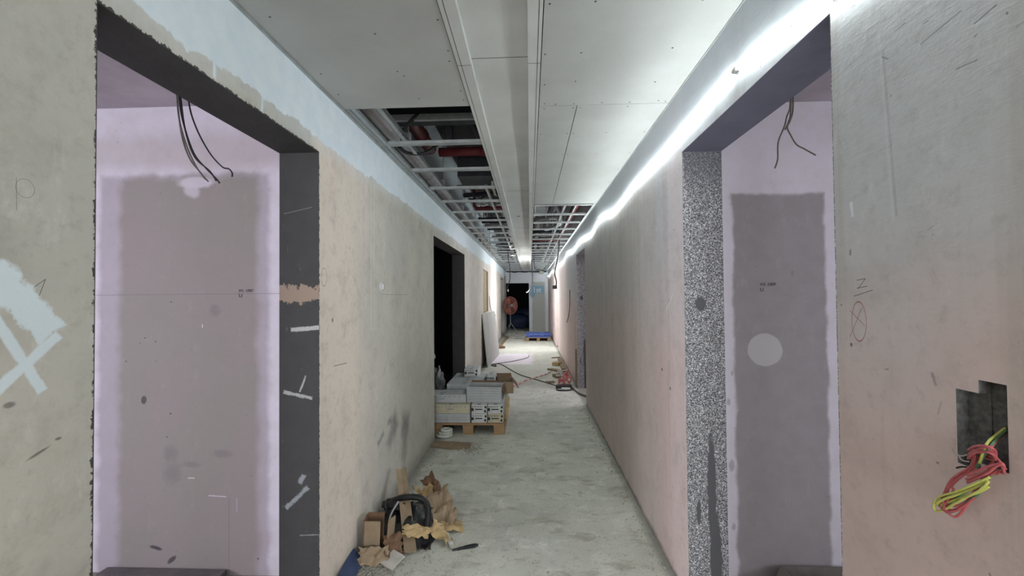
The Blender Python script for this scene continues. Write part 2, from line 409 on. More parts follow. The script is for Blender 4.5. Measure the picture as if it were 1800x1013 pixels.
def mat_room_left():
    g = NG('room_plaster_left'); X, Y, Z = g.X, g.Y, g.Z
    wl = g.noise(7, 4, .6); mid = g.noise(12, 4, .6); fine = g.noise(90, 2, .5)
    lav = g.mix(g.sm(wl, .3, .7), srgb(208, 204, 216), srgb(200, 196, 204))
    pinkband = g.box(X, Z, -9, 9, 2.24, 2.44, .06, wl, .06)
    c = g.mix(g.mt('MULTIPLY', pinkband, .6), lav, srgb(176, 168, 170))
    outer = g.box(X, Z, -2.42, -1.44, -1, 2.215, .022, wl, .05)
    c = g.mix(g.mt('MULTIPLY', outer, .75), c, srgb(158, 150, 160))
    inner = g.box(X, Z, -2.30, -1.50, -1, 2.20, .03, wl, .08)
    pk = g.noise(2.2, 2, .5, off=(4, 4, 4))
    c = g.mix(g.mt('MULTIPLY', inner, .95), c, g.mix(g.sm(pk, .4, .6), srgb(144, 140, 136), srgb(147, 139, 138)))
    c = g.grime(c, .35, (1, 7, 2))
    wn = g.noise(35, 4, .7)
    onw = g.sm(Y, 2.2, 2.25)
    def mark(mask, col=(70, 66, 68), k=.8):
        nonlocal c
        c = g.mix(g.mt('MULTIPLY', g.mt('MULTIPLY', mask, onw), k), c, srgb(*col))
    mark(g.blob(X, Z, -1.86, 2.17, .10, .035, .25, wl, 1.2), (198, 192, 202), .9)
    mark(g.blob(X, Z, -1.885, 2.13, .04, .05, .3, wl, 1.4, ang=.5), (196, 190, 200), .8)
    mark(g.box(X, Z, -9, -1.2, 1.5405, 1.5435, .001), (112, 104, 106), .6)
    mark(g.box(X, Z, -1.665, -1.662, 0, .42, .001), (112, 104, 106), .6)
    mark(g.blob(X, Z, -2.155, .955, .016, .022, .2, wn, .6), (72, 68, 72))
    mark(g.blob(X, Z, -2.08, .14, .035, .010, .3, wn, 1.0, ang=-.25), (58, 56, 62))
    mark(g.blob(X, Z, -1.99, .075, .03, .012, .3, wn, 1.0, ang=.7), (58, 56, 62))
    mark(g.blob(X, Z, -1.99, .02, .02, .008, .3, wn, 1.0, ang=.3), (58, 56, 62))
    for (px, py, r) in ((-2.0, 1.50, .004), (-2.0, .88, .005), (-2.02, .75, .004), (-2.15, 1.30, .004), (-2.26, 1.17, .004), (-2.18, 1.27, .003), (-1.5, .09, .005), (-2.09, 1.28, .004)):
        mark(g.blob(X, Z, px, py, r, r, .3), (70, 66, 66))
    for (px, py, rx, rz) in ((-2.0, .66, .035, .04), (-1.99, .55, .045, .055), (-1.7, .66, .05, .02), (-1.75, 1.45, .03, .03), (-1.88, .60, .05, .015)):
        mark(g.blob(X, Z, px, py, rx, rz, .6, wn, 1.6), (118, 112, 116), .45)
    mark(g.seg(X, Z, (-1.86, .525), (-1.90, .525), .003), (206, 204, 206))
    mark(g.seg(X, Z, (-1.68, .425), (-1.78, .43), .003, .4, wn, .005), (196, 196, 206))
    mark(g.seg(X, Z, (-1.62, .42), (-1.62, .34), .0015), (190, 190, 206))
    mark(g.seg(X, Z, (-1.82, 1.375), (-1.82, 1.355), .003), (206, 204, 206))
    g.bump(g.mt('ADD', g.mt('MULTIPLY', mid, .5), g.mt('MULTIPLY', fine, .1)), .2, .004)
    return g.out(c, (1.3, 1.3, 1.25))
def mat_room_right():
    g = NG('room_plaster_right'); X, Y, Z = g.X, g.Y, g.Z
    wl = g.noise(7, 4, .6, off=(2, 2, 2)); mid = g.noise(12, 4, .6)
    lav = g.mix(g.sm(wl, .3, .7), srgb(186, 182, 192), srgb(182, 178, 184))
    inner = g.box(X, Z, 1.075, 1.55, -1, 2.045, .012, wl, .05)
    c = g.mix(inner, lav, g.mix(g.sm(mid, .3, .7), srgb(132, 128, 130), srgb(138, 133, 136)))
    c = g.grime(c, .35, (6, 2, 2))
    wn = g.noise(30, 4, .6)
    onw = g.sm(Y, 2.2, 2.25)
    def mark(mask, col=(70, 66, 68), k=.8):
        nonlocal c
        c = g.mix(g.mt('MULTIPLY', g.mt('MULTIPLY', mask, onw), k), c, srgb(*col))
    mark(g.blob(X, Z, 1.232, 1.222, .088, .086, .05, wl, .35), (172, 170, 172), .75)
    for (px, py, r) in ((1.04, .95, .018), (1.05, .62, .03), (1.055, .30, .02), (1.38, 1.62, .015), (1.06, 1.1, .012)):
        mark(g.blob(X, Z, px, py, r*.5, r, .4, wn, 1.2), (110, 104, 108), .5)
    g.bump(mid, .2, .004)
    return g.out(c, (1.3, 1.3, 1.25))
def mat_floor():
    g = NG('concrete_floor', .88, .3); X, Y = g.X, g.Y
    big = g.noise(1.3, 4, .6); mid = g.noise(6, 5, .65); fine = g.noise(60, 4, .7); st = g.noise(3, 5, .7, (1.2, 2.4, 1), (3, 0, 0))
    c = g.mix(g.sm(big, .35, .65), srgb(158, 162, 150), srgb(144, 148, 138))
    c = g.mix(g.mt('MULTIPLY', g.sm(mid, .5, .68), .55), c, srgb(176, 180, 170))
    c = g.mix(g.mt('MULTIPLY', g.sm(st, .50, .68), .6), c, srgb(112, 108, 94))
    c = g.mix(g.mt('MULTIPLY', g.sm(fine, .54, .70), .6), c, srgb(104, 104, 94))
    c = g.mix(g.mt('MULTIPLY', g.sm(g.noise(17, 5, .8, off=(9, 1, 0)), .56, .66), .4), c, srgb(96, 96, 88))
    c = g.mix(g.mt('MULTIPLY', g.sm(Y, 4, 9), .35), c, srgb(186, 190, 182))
    light_pool = g.box(X, Y, -1.2, .05, 9.3, 11.0, .1, mid, .5)  # pool of lavender doorway light painted into the floor colour
    c = g.mix(g.mt('MULTIPLY', light_pool, .7), c, srgb(206, 200, 212))
    # grime along both walls
    er = g.sm(g.mt('ADD', X, g.warp(mid, .10)), WB-.07, WB-.005)
    el = g.sm(g.mt('ADD', X, g.warp(mid, .16)), WA+.14, WA+.0)
    c = g.mix(g.mt('MULTIPLY', g.mt('MAXIMUM', er, el), .7), c, srgb(92, 92, 84))
    chips = g.noise(150, 2, .6)
    c = g.mix(g.mt('MULTIPLY', g.sm(chips, .70, .74), .6), c, srgb(206, 208, 200))
    pit = g.noise(45, 3, .7, (1, 1.5, 1), (7, 7, 0))
    c = g.mix(g.mt('MULTIPLY', g.sm(pit, .68, .73), .6), c, srgb(92, 93, 86))
    g.bump(g.mt('ADD', mid, g.mt('MULTIPLY', fine, .5)), .45, .006)
    return g.out(c, (1.6, 1.55, 1.6))
def mat_board(name='gypsum_board', gain=None):
    g = NG(name, .85, .25)
    n = g.noise(3, 3, .5); f = g.noise(60, 3, .6)
    c = g.mix(g.sm(n, .3, .7), srgb(176, 177, 175), srgb(185, 187, 185))
    c = g.mix(g.mt('MULTIPLY', g.sm(f, .5, .8), .12), c, srgb(150, 150, 146))
    g.bump(f, .05, .001)
    return g.out(c, gain)
def mat_end_wall():
    g = NG('end_wall_plaster'); X, Z = g.X, g.Z
    wl = g.noise(5, 4, .6); wn = g.noise(12, 4, .7)
    c = g.mix(wl, srgb(200, 204, 210), srgb(206, 208, 214))
    inner = g.box(X, Z, .10, .64, -1, 2.08, .03, wl, .1)
    c = g.mix(inner, c, srgb(168, 170, 166))
    blue = g.mt('MAXIMUM', g.box(X, Z, .02, .62, 1.60, 1.92, .03, wn, .3), g.blob(X, Z, .12, 1.62, .12, .2, .2, wn, .9))
    return g.out(g.mix(g.mt('MULTIPLY', blue, .75), c, srgb(108, 150, 178)), (1.25, 1.25, 1.25))

M_LW, M_RW, M_BLK, M_SLT, M_SPK = mat_left_wall(), mat_right_wall(), mat_black_reveal(), mat_slate_reveal(), mat_speckle()
M_RL, M_RR, M_FLOOR, M_BOARD, M_END = mat_room_left(), mat_room_right(), mat_floor(), mat_board(), mat_end_wall()
M_SLAB = simple('dark_concrete', (74, 72, 70), .95, scale=6, bump=.4)
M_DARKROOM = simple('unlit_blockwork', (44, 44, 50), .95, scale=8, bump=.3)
M_STEEL = simple('galvanised_steel', (176, 180, 180), .42, .55, .1, 18, .05)
M_NICHE = simple('rough_mortar_cavity', (104, 104, 102), .75, scale=90, bump=1.0, var=.3, spec=.6)
M_BROWNN = simple('bare_plaster_recess', (176, 160, 134), .95, scale=14, bump=.4)
M_WOOD = simple('pallet_wood', (168, 138, 104), .85, scale=22, bump=.3, var=.18, stretch=(.3, 1, 6))
M_OLDWOOD = simple('old_wood', (150, 132, 108), .85, scale=22, bump=.3, var=.2, stretch=(6, .4, 6))
M_CARD = simple('cardboard', (152, 134, 110), .9, scale=16, bump=.12, var=.1)
M_CARDIN = simple('cardboard_inside', (118, 92, 72), .9, scale=16, bump=.12, var=.12)
M_BOXW = simple('printed_carton_white', (200, 202, 200), .75, scale=9, bump=.1, var=.07)
M_BOXC = simple('printed_carton_cream', (190, 184, 160), .75, scale=9, bump=.1, var=.08)
M_BOXG = simple('printed_carton_grey', (182, 186, 186), .75, scale=9, bump=.1, var=.08)
M_INK = simple('carton_print', (52, 52, 54), .8, bump=0, var=.05)
M_INKG = simple('carton_print_grey', (140, 144, 146), .8, bump=0, var=.1)
M_BLACKP = simple('black_plastic', (24, 25, 28), .42, scale=20, bump=.25, spec=.5)
M_CABLE = simple('black_cable', (40, 39, 40), .55, scale=60, bump=.1)
M_GREYCABLE = simple('grey_cable', (112, 108, 98), .6, scale=60, bump=.1)
M_RED = simple('red_pipe_paint', (118, 44, 48), .55, scale=12, bump=.1, spec=.4)
M_DKMETAL = simple('dark_service_metal', (58, 60, 66), .6, .2, .15, 10)
M_GREYPIPE = simple('grey_pvc_pipe', (160, 158, 158), .5, scale=10, bump=.05)
M_FOIL = simple('foil_wrap', (206, 212, 212), .3, .7, .25, 30, .9)
M_WRED = simple('red_wire_insulation', (186, 92, 96), .4, scale=60, bump=.05, spec=.5)
M_WYEL = simple('yellow_wire_insulation', (200, 202, 104), .4, scale=60, bump=.05, spec=.5)
M_WGRN = simple('green_wire_insulation', (86, 128, 92), .4, scale=60, bump=.05, spec=.5)
M_COPPER = simple('bare_wire_ends', (190, 180, 176), .4, .6, bump=0)
M_BLUE = simple('blue_sheet', (92, 116, 196), .55, scale=8, bump=.3)
M_DKBLUE = simple('dark_blue_sheet', (60, 76, 108), .5, scale=12, bump=.4)
M_ORANGE = simple('orange_fan_guard', (178, 112, 96), .45, scale=10, bump=0, spec=.5)
M_WHITEP = simple('white_plastic_bag', (206, 208, 200), .5, scale=22, bump=.5, spec=.4)
M_CLEAR = simple('dusty_clear_film', (120, 122, 122), .3, scale=22, bump=.6, spec=.6)
M_TAPE = simple('red_white_tape_pink', (216, 120, 120), .5, scale=40, bump=.1)
M_TAPEW = simple('tape_white', (214, 206, 200), .5, scale=40, bump=.1)
M_YCARD = simple('yellowed_card', (184, 160, 118), .85, scale=10, bump=.2, var=.1)
M_TILE = simple('offcut_white_board', (190, 188, 178), .8, scale=10, bump=.1)
M_GCARD = simple('grey_cardboard', (122, 116, 110), .9, scale=16, bump=.1)
M_LOWB = simple('grey_board', (112, 108, 108), .8, scale=10, bump=.1)
M_CRUMB = simple('plaster_crumbs', (168, 166, 154), .95, scale=40, bump=.3)
M_PENCIL = simple('pencil_writing', (70, 64, 66), .8, bump=0)
M_WPAINT = simple('white_spray_paint', (226, 234, 238), .7, bump=0)

def mat_led():
    mm = bpy.data.materials.new('led_strip_light'); mm.use_nodes = True
    b = mm.node_tree.nodes['Principled BSDF']
    b.inputs['Base Color'].default_value = (.9, .95, 1, 1)
    b.inputs['Emission Color'].default_value = (.93, 1.0, .99, 1)
    b.inputs['Emission Strength'].default_value = LED_POWER
    return mm
M_LED = mat_led()

# ------------------------------------------------------------------ shell
def wall_long(name, xf, xb, y0, y1, z0, z1, cells, mats, cat=None):
    """wall running along Y; xf corridor face, xb room face; cells: (y0,y1,z0,z1,depth,mat) ; depth None = through"""
    sg = 1 if xb > xf else -1
    ys = sorted({y0, y1} | {v for c in cells for v in c[:2]})
    zs = sorted({z0, z1} | {v for c in cells for v in c[2:4]})
    T = abs(xb-xf)
    def cell(i, j):
        if i < 0 or j < 0 or i >= len(ys)-1 or j >= len(zs)-1: return ('out', 0)
        yc = (ys[i]+ys[i+1])/2; zc = (zs[j]+zs[j+1])/2
        for c in cells:
            if c[0] < yc < c[1] and c[2] < zc < c[3]:
                return (T if c[4] is None else c[4], c[5])
        return (0, 0)
    b = MB()
    for i in range(len(ys)-1):
        for j in range(len(zs)-1):
            d, mi = cell(i, j)
            Y0, Y1, Z0, Z1 = ys[i], ys[i+1], zs[j], zs[j+1]
            if d < T:
                x = xf+sg*d
                b.add([(x, Y0, Z0), (x, Y1, Z0), (x, Y1, Z1), (x, Y0, Z1)], [(0, 1, 2, 3)], mi)
                b.add([(xb, Y0, Z0), (xb, Y1, Z0), (xb, Y1, Z1), (xb, Y0, Z1)], [(0, 1, 2, 3)], 1)
            for (di, dj, e) in ((1, 0, ((Y1, Z0), (Y1, Z1))), (0, 1, ((Y0, Z1), (Y1, Z1))), (-1, 0, ((Y0, Z0), (Y0, Z1))), (0, -1, ((Y0, Z0), (Y1, Z0)))):
                d2, m2 = cell(i+di, j+dj)
                if d2 == 'out': d2 = T
                if d2 == d or d2 < d: continue
                xa, xc = xf+sg*d, xf+sg*d2
                (ya, za), (yb, zb) = e
                b.add([(xa, ya, za), (xa, yb, zb), (xc, yb, zb), (xc, ya, za)], [(0, 1, 2, 3)], m2 if isinstance(m2, int) else 0)
    o = b.build(name, mats, fix=False)
    bm = bmesh.new(); bm.from_mesh(o.data); bmesh.ops.remove_doubles(bm, verts=bm.verts, dist=1e-5)
    bmesh.ops.recalc_face_normals(bm, faces=bm.faces); bm.to_mesh(o.data); bm.free()
    return tag(o, kind='structure')

ZT = 3.40
L = .002
wl = wall_long('wall_left', WA, WA2, -4, 18.6, -.05, ZT,
    [(.952-L, 2.008+L, -.05, 2.229+L, None, 0), (4.47-L, 6.61+L, -.05, 2.17+L, None, 0), (14.9, 16.9, -.05, 2.16, None, 0),
     (9.26, 10.33, 1.142, 2.11, .03, 2)], [M_LW, M_RL, M_BROWNN])
wl['label'] = 'beige plastered corridor wall on the left with white skim band under the ceiling'
wr = wall_long('wall_right', WB, WB2, -4, 18.6, -.05, ZT,
    [(1.0895-L, 2.1233+L, -.05, 2.229+L, None, 0), (5.87-L, 6.912+L, -.05, 2.17+L, None, 0), (11.45, 12.45, -.05, 2.15, None, 0),
     (.758, .797, 1.212, 1.345, .020, 2), (.715, .758, 1.226, 1.368, .022, 2)], [M_RW, M_RR, M_NICHE])
wr['label'] = 'pinkish plastered corridor wall on the right under the light strip'

def reveal(parent, xf, xb, y0, y1, zt, mats, names=('door_head', 'near_jamb', 'far_jamb')):
    """painted linings of an opening"""
    x0, x1 = sorted((xf, xb)); x0 -= .0004; x1 += .0004
    for nm, (a, b_, c, d), mm in zip(names, ((y0-L, y1+L, zt, zt+L), (y0-L, y0, -.0, zt), (y1, y1+L, -.0, zt)), mats):
        b = MB(); b.box(x0, x1, a+.0003, b_-.0003, c, d-.0003)
        b.build(nm, mm, parent)
reveal(wl, WA, WA2, .952, 2.008, 2.229, (M_BLK, M_BLK, M_BLK))
reveal(wl, WA, WA2, 4.47, 6.61, 2.17, (M_BLK, M_BLK, M_BLK))
reveal(wr, WB, WB2, 1.0895, 2.1233, 2.229, (M_SLT, M_SPK, M_SPK))
reveal(wr, WB, WB2, 5.87, 6.912, 2.17, (M_SPK, M_SPK, M_SPK))
# end wall with doorway
b = MB()
b.box(-.03, WB, YEND, YEND+.18, -.04, ZT); b.box(WA, -.03, YEND, YEND+.18, 2.035, ZT)
o = b.build('wall_end', M_END); tag(o, kind='structure')
b = MB(); b.box(WA, WB, -4.2, -4, 2.4, ZT); b.box(WA, WA+.12, -4.2, -4, -.04, 2.4); b.box(WB-.12, WB, -4.2, -4, -.04, 2.4); tag(b.build('wall_behind', M_LW), kind='structure')  # unseen wall, its opening shaped to let the added fill light through
# floor, slab
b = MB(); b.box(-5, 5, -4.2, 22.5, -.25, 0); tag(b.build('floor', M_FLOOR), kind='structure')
b = MB(); b.box(-5, 5, -4.2, 22.5, ZT, ZT+.2); tag(b.build('ceiling', M_SLAB), 'dark concrete slab above the open ceiling grid', kind='structure')

def room(side, x_in, x_out, y0, y1, mat, zc, win=True, matc=None, wy=(-1.15, .35), wn=1):
    s = 1 if x_out > x_in else -1
    xs = sorted((x_in, x_out))
    nm = 'room_' + side
    b = MB(); b.box(xs[0], xs[1], y1, y1+.12, -.04, zc); tag(b.build('wall_'+nm+'_front', mat), kind='structure')
    b = MB(); b.box(xs[0], xs[1], y0-.12, y0, -.04, zc); tag(b.build('wall_'+nm+'_back', mat), kind='structure')
    b = MB()
    X = sorted((x_out, x_out+s*.15))
    if win:
        wy0, wy1, wz0, wz1 = wy[0], wy[1], .8, 2.3
        b.box(X[0], X[1], y0, wy0, -.04, zc); b.box(X[0], X[1], wy1, y1, -.04, zc)
        b.box(X[0], X[1], wy0, wy1, -.04, wz0); b.box(X[0], X[1], wy0, wy1, wz1, zc)
    else:
        b.box(X[0], X[1], y0, y1, -.04, zc)
    tag(b.build('wall_'+nm+'_outer', mat), kind='structure')
    b = MB(); b.box(xs[0]-.15, xs[1]+.15, y0-.12, y1+.12, zc, zc+.04); tag(b.build('ceiling_'+nm, matc or mat), kind='structure')
    if win:
        f = MB(); w_ = .05
        X0, X1 = sorted((x_out+s*.05, x_out+s*.1))
        f.box(X0, X1, wy0, wy1, wz0, wz0+w_); f.box(X0, X1, wy0, wy1, wz1-w_, wz1)
        f.box(X0, X1, wy0, wy0+w_, wz0+w_, wz1-w_); f.box(X0, X1, wy1-w_, wy1, wz0+w_, wz1-w_); f.box(X0, X1, (wy0+wy1)/2-.025, (wy0+wy1)/2+.025, wz0+w_, wz1-w_)
        tag(f.build('window_%d' % wn, M_STEEL), kind='structure')
M_RCL = simple('room_ceiling_left', (190, 181, 188), .95, scale=3, bump=.1)
room('left', WA2, -4.55, -2, 2.27, M_RL, 2.60, matc=M_RCL)
room('right', WB2, 4.25, -2, 2.27, M_RR, 2.53, matc=M_RCL, wn=2)
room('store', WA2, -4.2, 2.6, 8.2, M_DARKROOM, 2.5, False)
room('side', WB2, 2.9, 5.3, 8.2, M_RR, 2.5, wy=(6.0, 7.6), wn=3)
room('rear', WB2, 2.9, 11.0, 13.2, M_RR, 2.5, wy=(11.3, 12.9), wn=4)
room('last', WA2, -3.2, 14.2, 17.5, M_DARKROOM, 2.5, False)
# dark hall past the end doorway
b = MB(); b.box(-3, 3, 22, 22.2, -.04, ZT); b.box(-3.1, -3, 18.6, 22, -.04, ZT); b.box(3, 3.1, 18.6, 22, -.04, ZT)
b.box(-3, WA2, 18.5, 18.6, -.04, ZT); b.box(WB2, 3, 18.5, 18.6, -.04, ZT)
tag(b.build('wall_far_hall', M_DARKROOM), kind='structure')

# ceiling boards
def board(name, x0, x1, y0, y1, z0=WC, t=.0125):
    b = MB(); b.box(x0, x1, y0, y1, z0, z0+t); return b
b = board('c', WA+.012, -.318, -4, 2.272)
o = b.build('ceiling_board_left', M_BOARD); tag(o, 'plasterboard ceiling left of the trough, ending at the open grid', kind='structure')
b = MB()
b.box(.062, .268, 2.302, 4.80, WC, WC+.0125); b.box(.272, WB-.004, 2.302, 4.80, WC, WC+.0125)
b.box(.062, WB-.004, -4, 2.298, WC, WC+.0125)
o = b.build('ceiling_board_right', M_BOARD); tag(o, 'plasterboard ceiling right of the trough, lit by the strip', kind='structure')
# screws
M_SCREW = simple('screw_head', (92, 92, 90), .5, .6, bump=0)
def screws(parent, pts):
    b = MB()
    for x, y in pts:
        b.tube([(x, y, WC-.0008), (x, y, WC+.001)], .0042, 8)
    b.build('screw_head', M_SCREW, parent)
scr = []
for y in (1.5, 1.8, 2.05): scr += [(x+random.uniform(-.01, .01), y+random.uniform(-.02, .02)) for x in (.085, .24, .62)]
scr += [(.09, 2.27), (.15, 2.28), (.25, 2.28), (.40, 2.275), (.55, 2.28), (.7, 2.27), (.74, 2.28), (.09, 2.33), (.25, 2.33), (.29, 2.33), (.55, 2.33)]
for y in (2.7, 3.1, 3.5, 3.9, 4.3, 4.7): scr += [(.08, y), (.25, y), (.29, y), (.5, y), (.74, y)]
screws(o, scr)
scrl = [(-.335, 1.55), (-.335, 1.75), (-.345, 1.83), (-.34, 2.1), (-.6, 1.62), (-.6, 1.9), (-.58, 1.94), (-.57, 2.17), (-.95, 1.5), (-.96, 1.9), (-.34, 2.2), (-.97, 2.1)]
screws(bpy.data.objects['ceiling_board_left'], scrl)
# trough: flat lip, shallow recess, flat lip
b = MB(); d = .026
TX0, TX1, TX2, TX3 = -.314, -.251, .002, .058
b.box(TX0, TX1, -4, YEND, WC-.004, WC+.012); b.box(TX2, TX3, -4, YEND, WC-.004, WC+.012)
b.box(TX1-.012, TX1, -4, YEND, WC+.012, WC+d+.012); b.box(TX2, TX2+.012, -4, YEND, WC+.012, WC+d+.012)
b.box(TX1, TX2, -4, YEND, WC+d, WC+d+.012)
tr = b.build('trim_1', mat_board('painted_trough', (1.3, 1.3, 1.3))); tag(tr, 'white boxed trough running down the middle of the corridor ceiling', kind='structure')  # board colour lightened to carry the strip's light on the trough
b = MB()
for x in (-.296, .044):
    b.box(x-.0012, x+.0012, -4, YEND, WC-.0046, WC-.0038)
for y in (1.86, 4.26, 6.66, 9.06):
    b.box(TX0, TX1, y-.001, y+.001, WC-.0046, WC-.0038); b.box(TX1, TX2, y-.0015, y+.0015, WC+d-.0007, WC+d); b.box(TX2, TX3, y-.001, y+.001, WC-.0046, WC-.0038)
b.build('board_joint', simple('joint_shadow_gap', (70, 72, 70), bump=0), tr)
b = MB(); b.box(-.16, -.12, 5.62, 5.65, WC+d-.003, WC+d); b.build('cut_hole', M_DKMETAL, tr)
# edge angles along the walls
b = MB(); b.box(WA, WA+.012, -4, YEND, WC-.012, WC+.03); b.box(WA+.012, WA+.034, 2.28, YEND, WC+.0, WC+.003)
b.box(WA+.04, WA+.062, 2.28, YEND, WC+.006, WC+.03)
tag(b.build('trim_2', M_STEEL), 'metal edge angle between left wall and ceiling', kind='structure')
b = MB(); b.box(WB-.004, WB, -4, YEND, WC-.006, WC+.03); b.box(WB-.03, WB-.004, 4.81, YEND, WC+.0, WC+.003)
tag(b.build('trim_3', M_STEEL), 'metal edge angle between right wall and ceiling', kind='structure')

# battens across the open bays
def batten_mb(x0, x1):
    b = MB(); z = WC+.002
    b.box(x0, x1, -.022, .022, z, z+.0012)
    b.box(x0, x1, -.0225, -.0215, z, z+.018); b.box(x0, x1, .0215, .0225, z, z+.018)
    b.box(x0, x1, -.034, -.0225, z+.0168, z+.018); b.box(x0, x1, .0225, .034, z+.0168, z+.018)
    b.box(x0, x1, -.003, .003, z-.0008, z)
    return b
first = None
ys = []
y = 2.245+.6
ysl = [2.844+.598*i for i in range(25)]
ysr = [4.90+.598*i for i in range(22)]
ORD = ['first', 'second', 'third', 'fourth', 'fifth', 'sixth', 'seventh', 'eighth', 'ninth', 'tenth', 'eleventh', 'twelfth', 'thirteenth', 'fourteenth', 'fifteenth', 'sixteenth', 'seventeenth',
       'eighteenth', 'nineteenth', 'twentieth', 'twenty-first', 'twenty-second', 'twenty-third', 'twenty-fourth', 'twenty-fifth', 'twenty-sixth']
for k, (xs, yy, lab, grp) in enumerate((((WA+.064, TX0-.002), ysl, 'galvanised steel batten crossing the open ceiling left of the trough', 'battens left of the ceiling trough'),
                            ((TX3+.006, WB-.032), ysr, 'galvanised steel batten crossing the open ceiling right of the trough', 'battens right of the ceiling trough'))):
    proto = None
    for i, y in enumerate(yy):
        if y > 17.5: break
        if proto is None:
            proto = batten_mb(*xs).build('ceiling_batten', M_STEEL); o = proto; tag(o, lab, 'batten', grp)
        else:
            o = proto.copy(); COL.objects.link(o)
        o['label'] = '%s galvanised steel batten from the near end of the open ceiling %s of the trough' % (ORD[i], ('left', 'right')[k])
        o.location = (0, y+random.uniform(-.012, .012), random.uniform(0, .002))
# runners along the corridor above the battens
def runner(x, y0, y1, lab, w=.02):
    b = MB(); z = WC+.0215
    b.box(x-w, x-w+.0015, y0, y1, z, z+.035); b.box(x-w, x+w, y0, y1, z, z+.0015); b.box(x-w, x+w, y0, y1, z+.0335, z+.035)
    o = b.build('ceiling_runner', M_STEEL); tag(o, lab, 'ceiling runner'); return o
runner(-.84, 2.29, 17.6, 'long steel ceiling runner above the battens beside the left wall', .014)
runner(-.42, 4.1, 17.6, 'long steel ceiling runner above the left battens beside the trough', .012)
runner(.43, 4.82, 17.6, 'long steel ceiling runner above the middle of the right battens', .014)
runner(.56, 4.82, 17.6, 'long steel ceiling runner above the right battens nearest the right wall', .01)
rod = None
for x in (-.84, .43):
    for i in range(12):
        y = 2.9+1.2*i if x < 0 else 5.3+1.2*i
        if y > 17: continue
        b = MB()
        if rod is None:
            b.tube([(0, 0, 0), (0, 0, ZT-WC-.058)], .005, 6); b.box(-.02, .02, -.012, .012, -.0, .05)
            rod = b.build('hanger_rod', M_STEEL); o = rod
            tag(o, 'threaded hanger rod holding a ceiling runner up to the slab', 'hanger rod', 'hanger rods of the ceiling runners')
        else: o = rod.copy(); COL.objects.link(o)
        o['label'] = '%s threaded rod from the near end holding the %s ceiling runner up to the slab' % (ORD[i], 'left' if x < 0 else 'right')
        o.location = (x, y, WC+.058)

# services above the ceiling
def pipe(name, pts, r, mat, lab, cat, group=None, n=14, flanges=()):
    b = MB(); b.tube(pts, r, n)
    if flanges:
        e = empty(name, pts[0], lab, cat, group)
        b.v = [tuple(Vector(v)-Vector(pts[0])) for v in b.v]
        b.build('pipe_run', mat, e)
        for fp_, ax in flanges:
            q = MB(); q.tube([Vector(fp_)-Vector(pts[0])-Vector(ax)*.03, Vector(fp_)-Vector(pts[0])+Vector(ax)*.03], r*1.12, n); q.build('pipe_coupling', mat, e)
        return e
    o = b.build(name, mat); tag(o, lab, cat, group); return o
pipe('drain_pipe', [(-.965, 2.2, WC+.12), (-.965, 17.4, WC+.12)], .052, M_GREYPIPE, 'grey plastic drain pipe lying along the left wall above the battens', 'pipe', flanges=[((-.965, y, WC+.12), (0, 1, 0)) for y in (3.9, 6.9, 9.9)])
pipe('sprinkler_pipe', [(-.90, 2.0, WC+.32), (-.90, 3.82, WC+.32)], .055, M_RED, 'thick red sprinkler main running lengthwise above the left opening', 'pipe', flanges=[((-.90, 3.5, WC+.32), (0, 1, 0))])
pipe('sprinkler_pipe', [(-.84, 3.92, WC+.32), (-.25, 3.92, WC+.32)], .042, M_RED, 'red sprinkler branch crossing above the second left batten', 'pipe', flanges=[((-.42, 3.92, WC+.32), (1, 0, 0)), ((-.36, 3.92, WC+.32), (1, 0, 0))])
pipe('sprinkler_pipe', [(.66, 4.2, WC+.22), (.66, 9.54, WC+.22)], .045, M_RED, 'red sprinkler main running lengthwise above the right opening', 'pipe', flanges=[((.66, 6.0, WC+.22), (0, 1, 0)), ((.66, 7.4, WC+.22), (0, 1, 0))])
pipe('sprinkler_pipe', [(.08, 9.5, WC+.22), (.66, 9.5, WC+.22)], .04, M_RED, 'red sprinkler branch crossing above the far right battens', 'pipe')
pipe('sprinkler_pipe', [(-.80, 6.25, ZT), (-.80, 6.25, WC+.30), (-.78, 6.25, WC+.26), (-.34, 6.25, WC+.26)], .035, M_RED, 'thin red sprinkler branch crossing above the fifth left batten', 'pipe')
b = MB(); b.box(-1.0, -.3, 2.80, 2.96, WC+.18, WC+.26); b.box(-.96, -.95, 2.87, 2.88, WC+.26, ZT); b.box(-.34, -.33, 2.87, 2.88, WC+.26, ZT); tag(b.build('service_duct', M_DKMETAL), 'black rectangular duct crossing at the near end of the left opening', 'duct')
b = MB(); b.box(-.98, -.3, 2.74, 2.765, WC+.13, WC+.15); b.box(-.98, -.3, 2.74, 2.742, WC+.15, WC+.17); tag(b.build('strut_channel', M_STEEL), 'pale steel strut channel under the black duct', 'channel')
b = MB(); b.box(-.62, -.57, 3.1, 3.16, WC+.1, ZT-.01); tag(b.build('drop_bracket', M_DKMETAL), 'dark vertical bracket hanging mid way in the left opening', 'bracket')
b = MB(); b.tube([(-.45, 2.95, WC+.28), (-.37, 3.9, WC+.30)], .028, 10); tag(b.build('service_conduit', M_DKMETAL), 'dark conduit slanting beside the trough in the left opening', 'conduit')
b = MB(); b.tube(spline([(-.62, 2.85, WC+.29), (-.72, 2.75, WC+.18), (-.84, 2.78, WC+.075), (-.88, 2.9, WC+.05)]), .014, 8); tag(b.build('flexible_hose', M_CABLE), 'black flexible hose dipping diagonally to the near runner', 'hose')
b = MB(); b.tube(spline([(-.94, 3.0, WC+.05), (-.90, 3.08, WC+.03), (-.78, 3.12, WC+.04), (-.70, 3.2, WC+.13)]), .012, 8); tag(b.build('flexible_hose', M_CABLE), 'short black hose sagging behind the first left batten', 'hose')
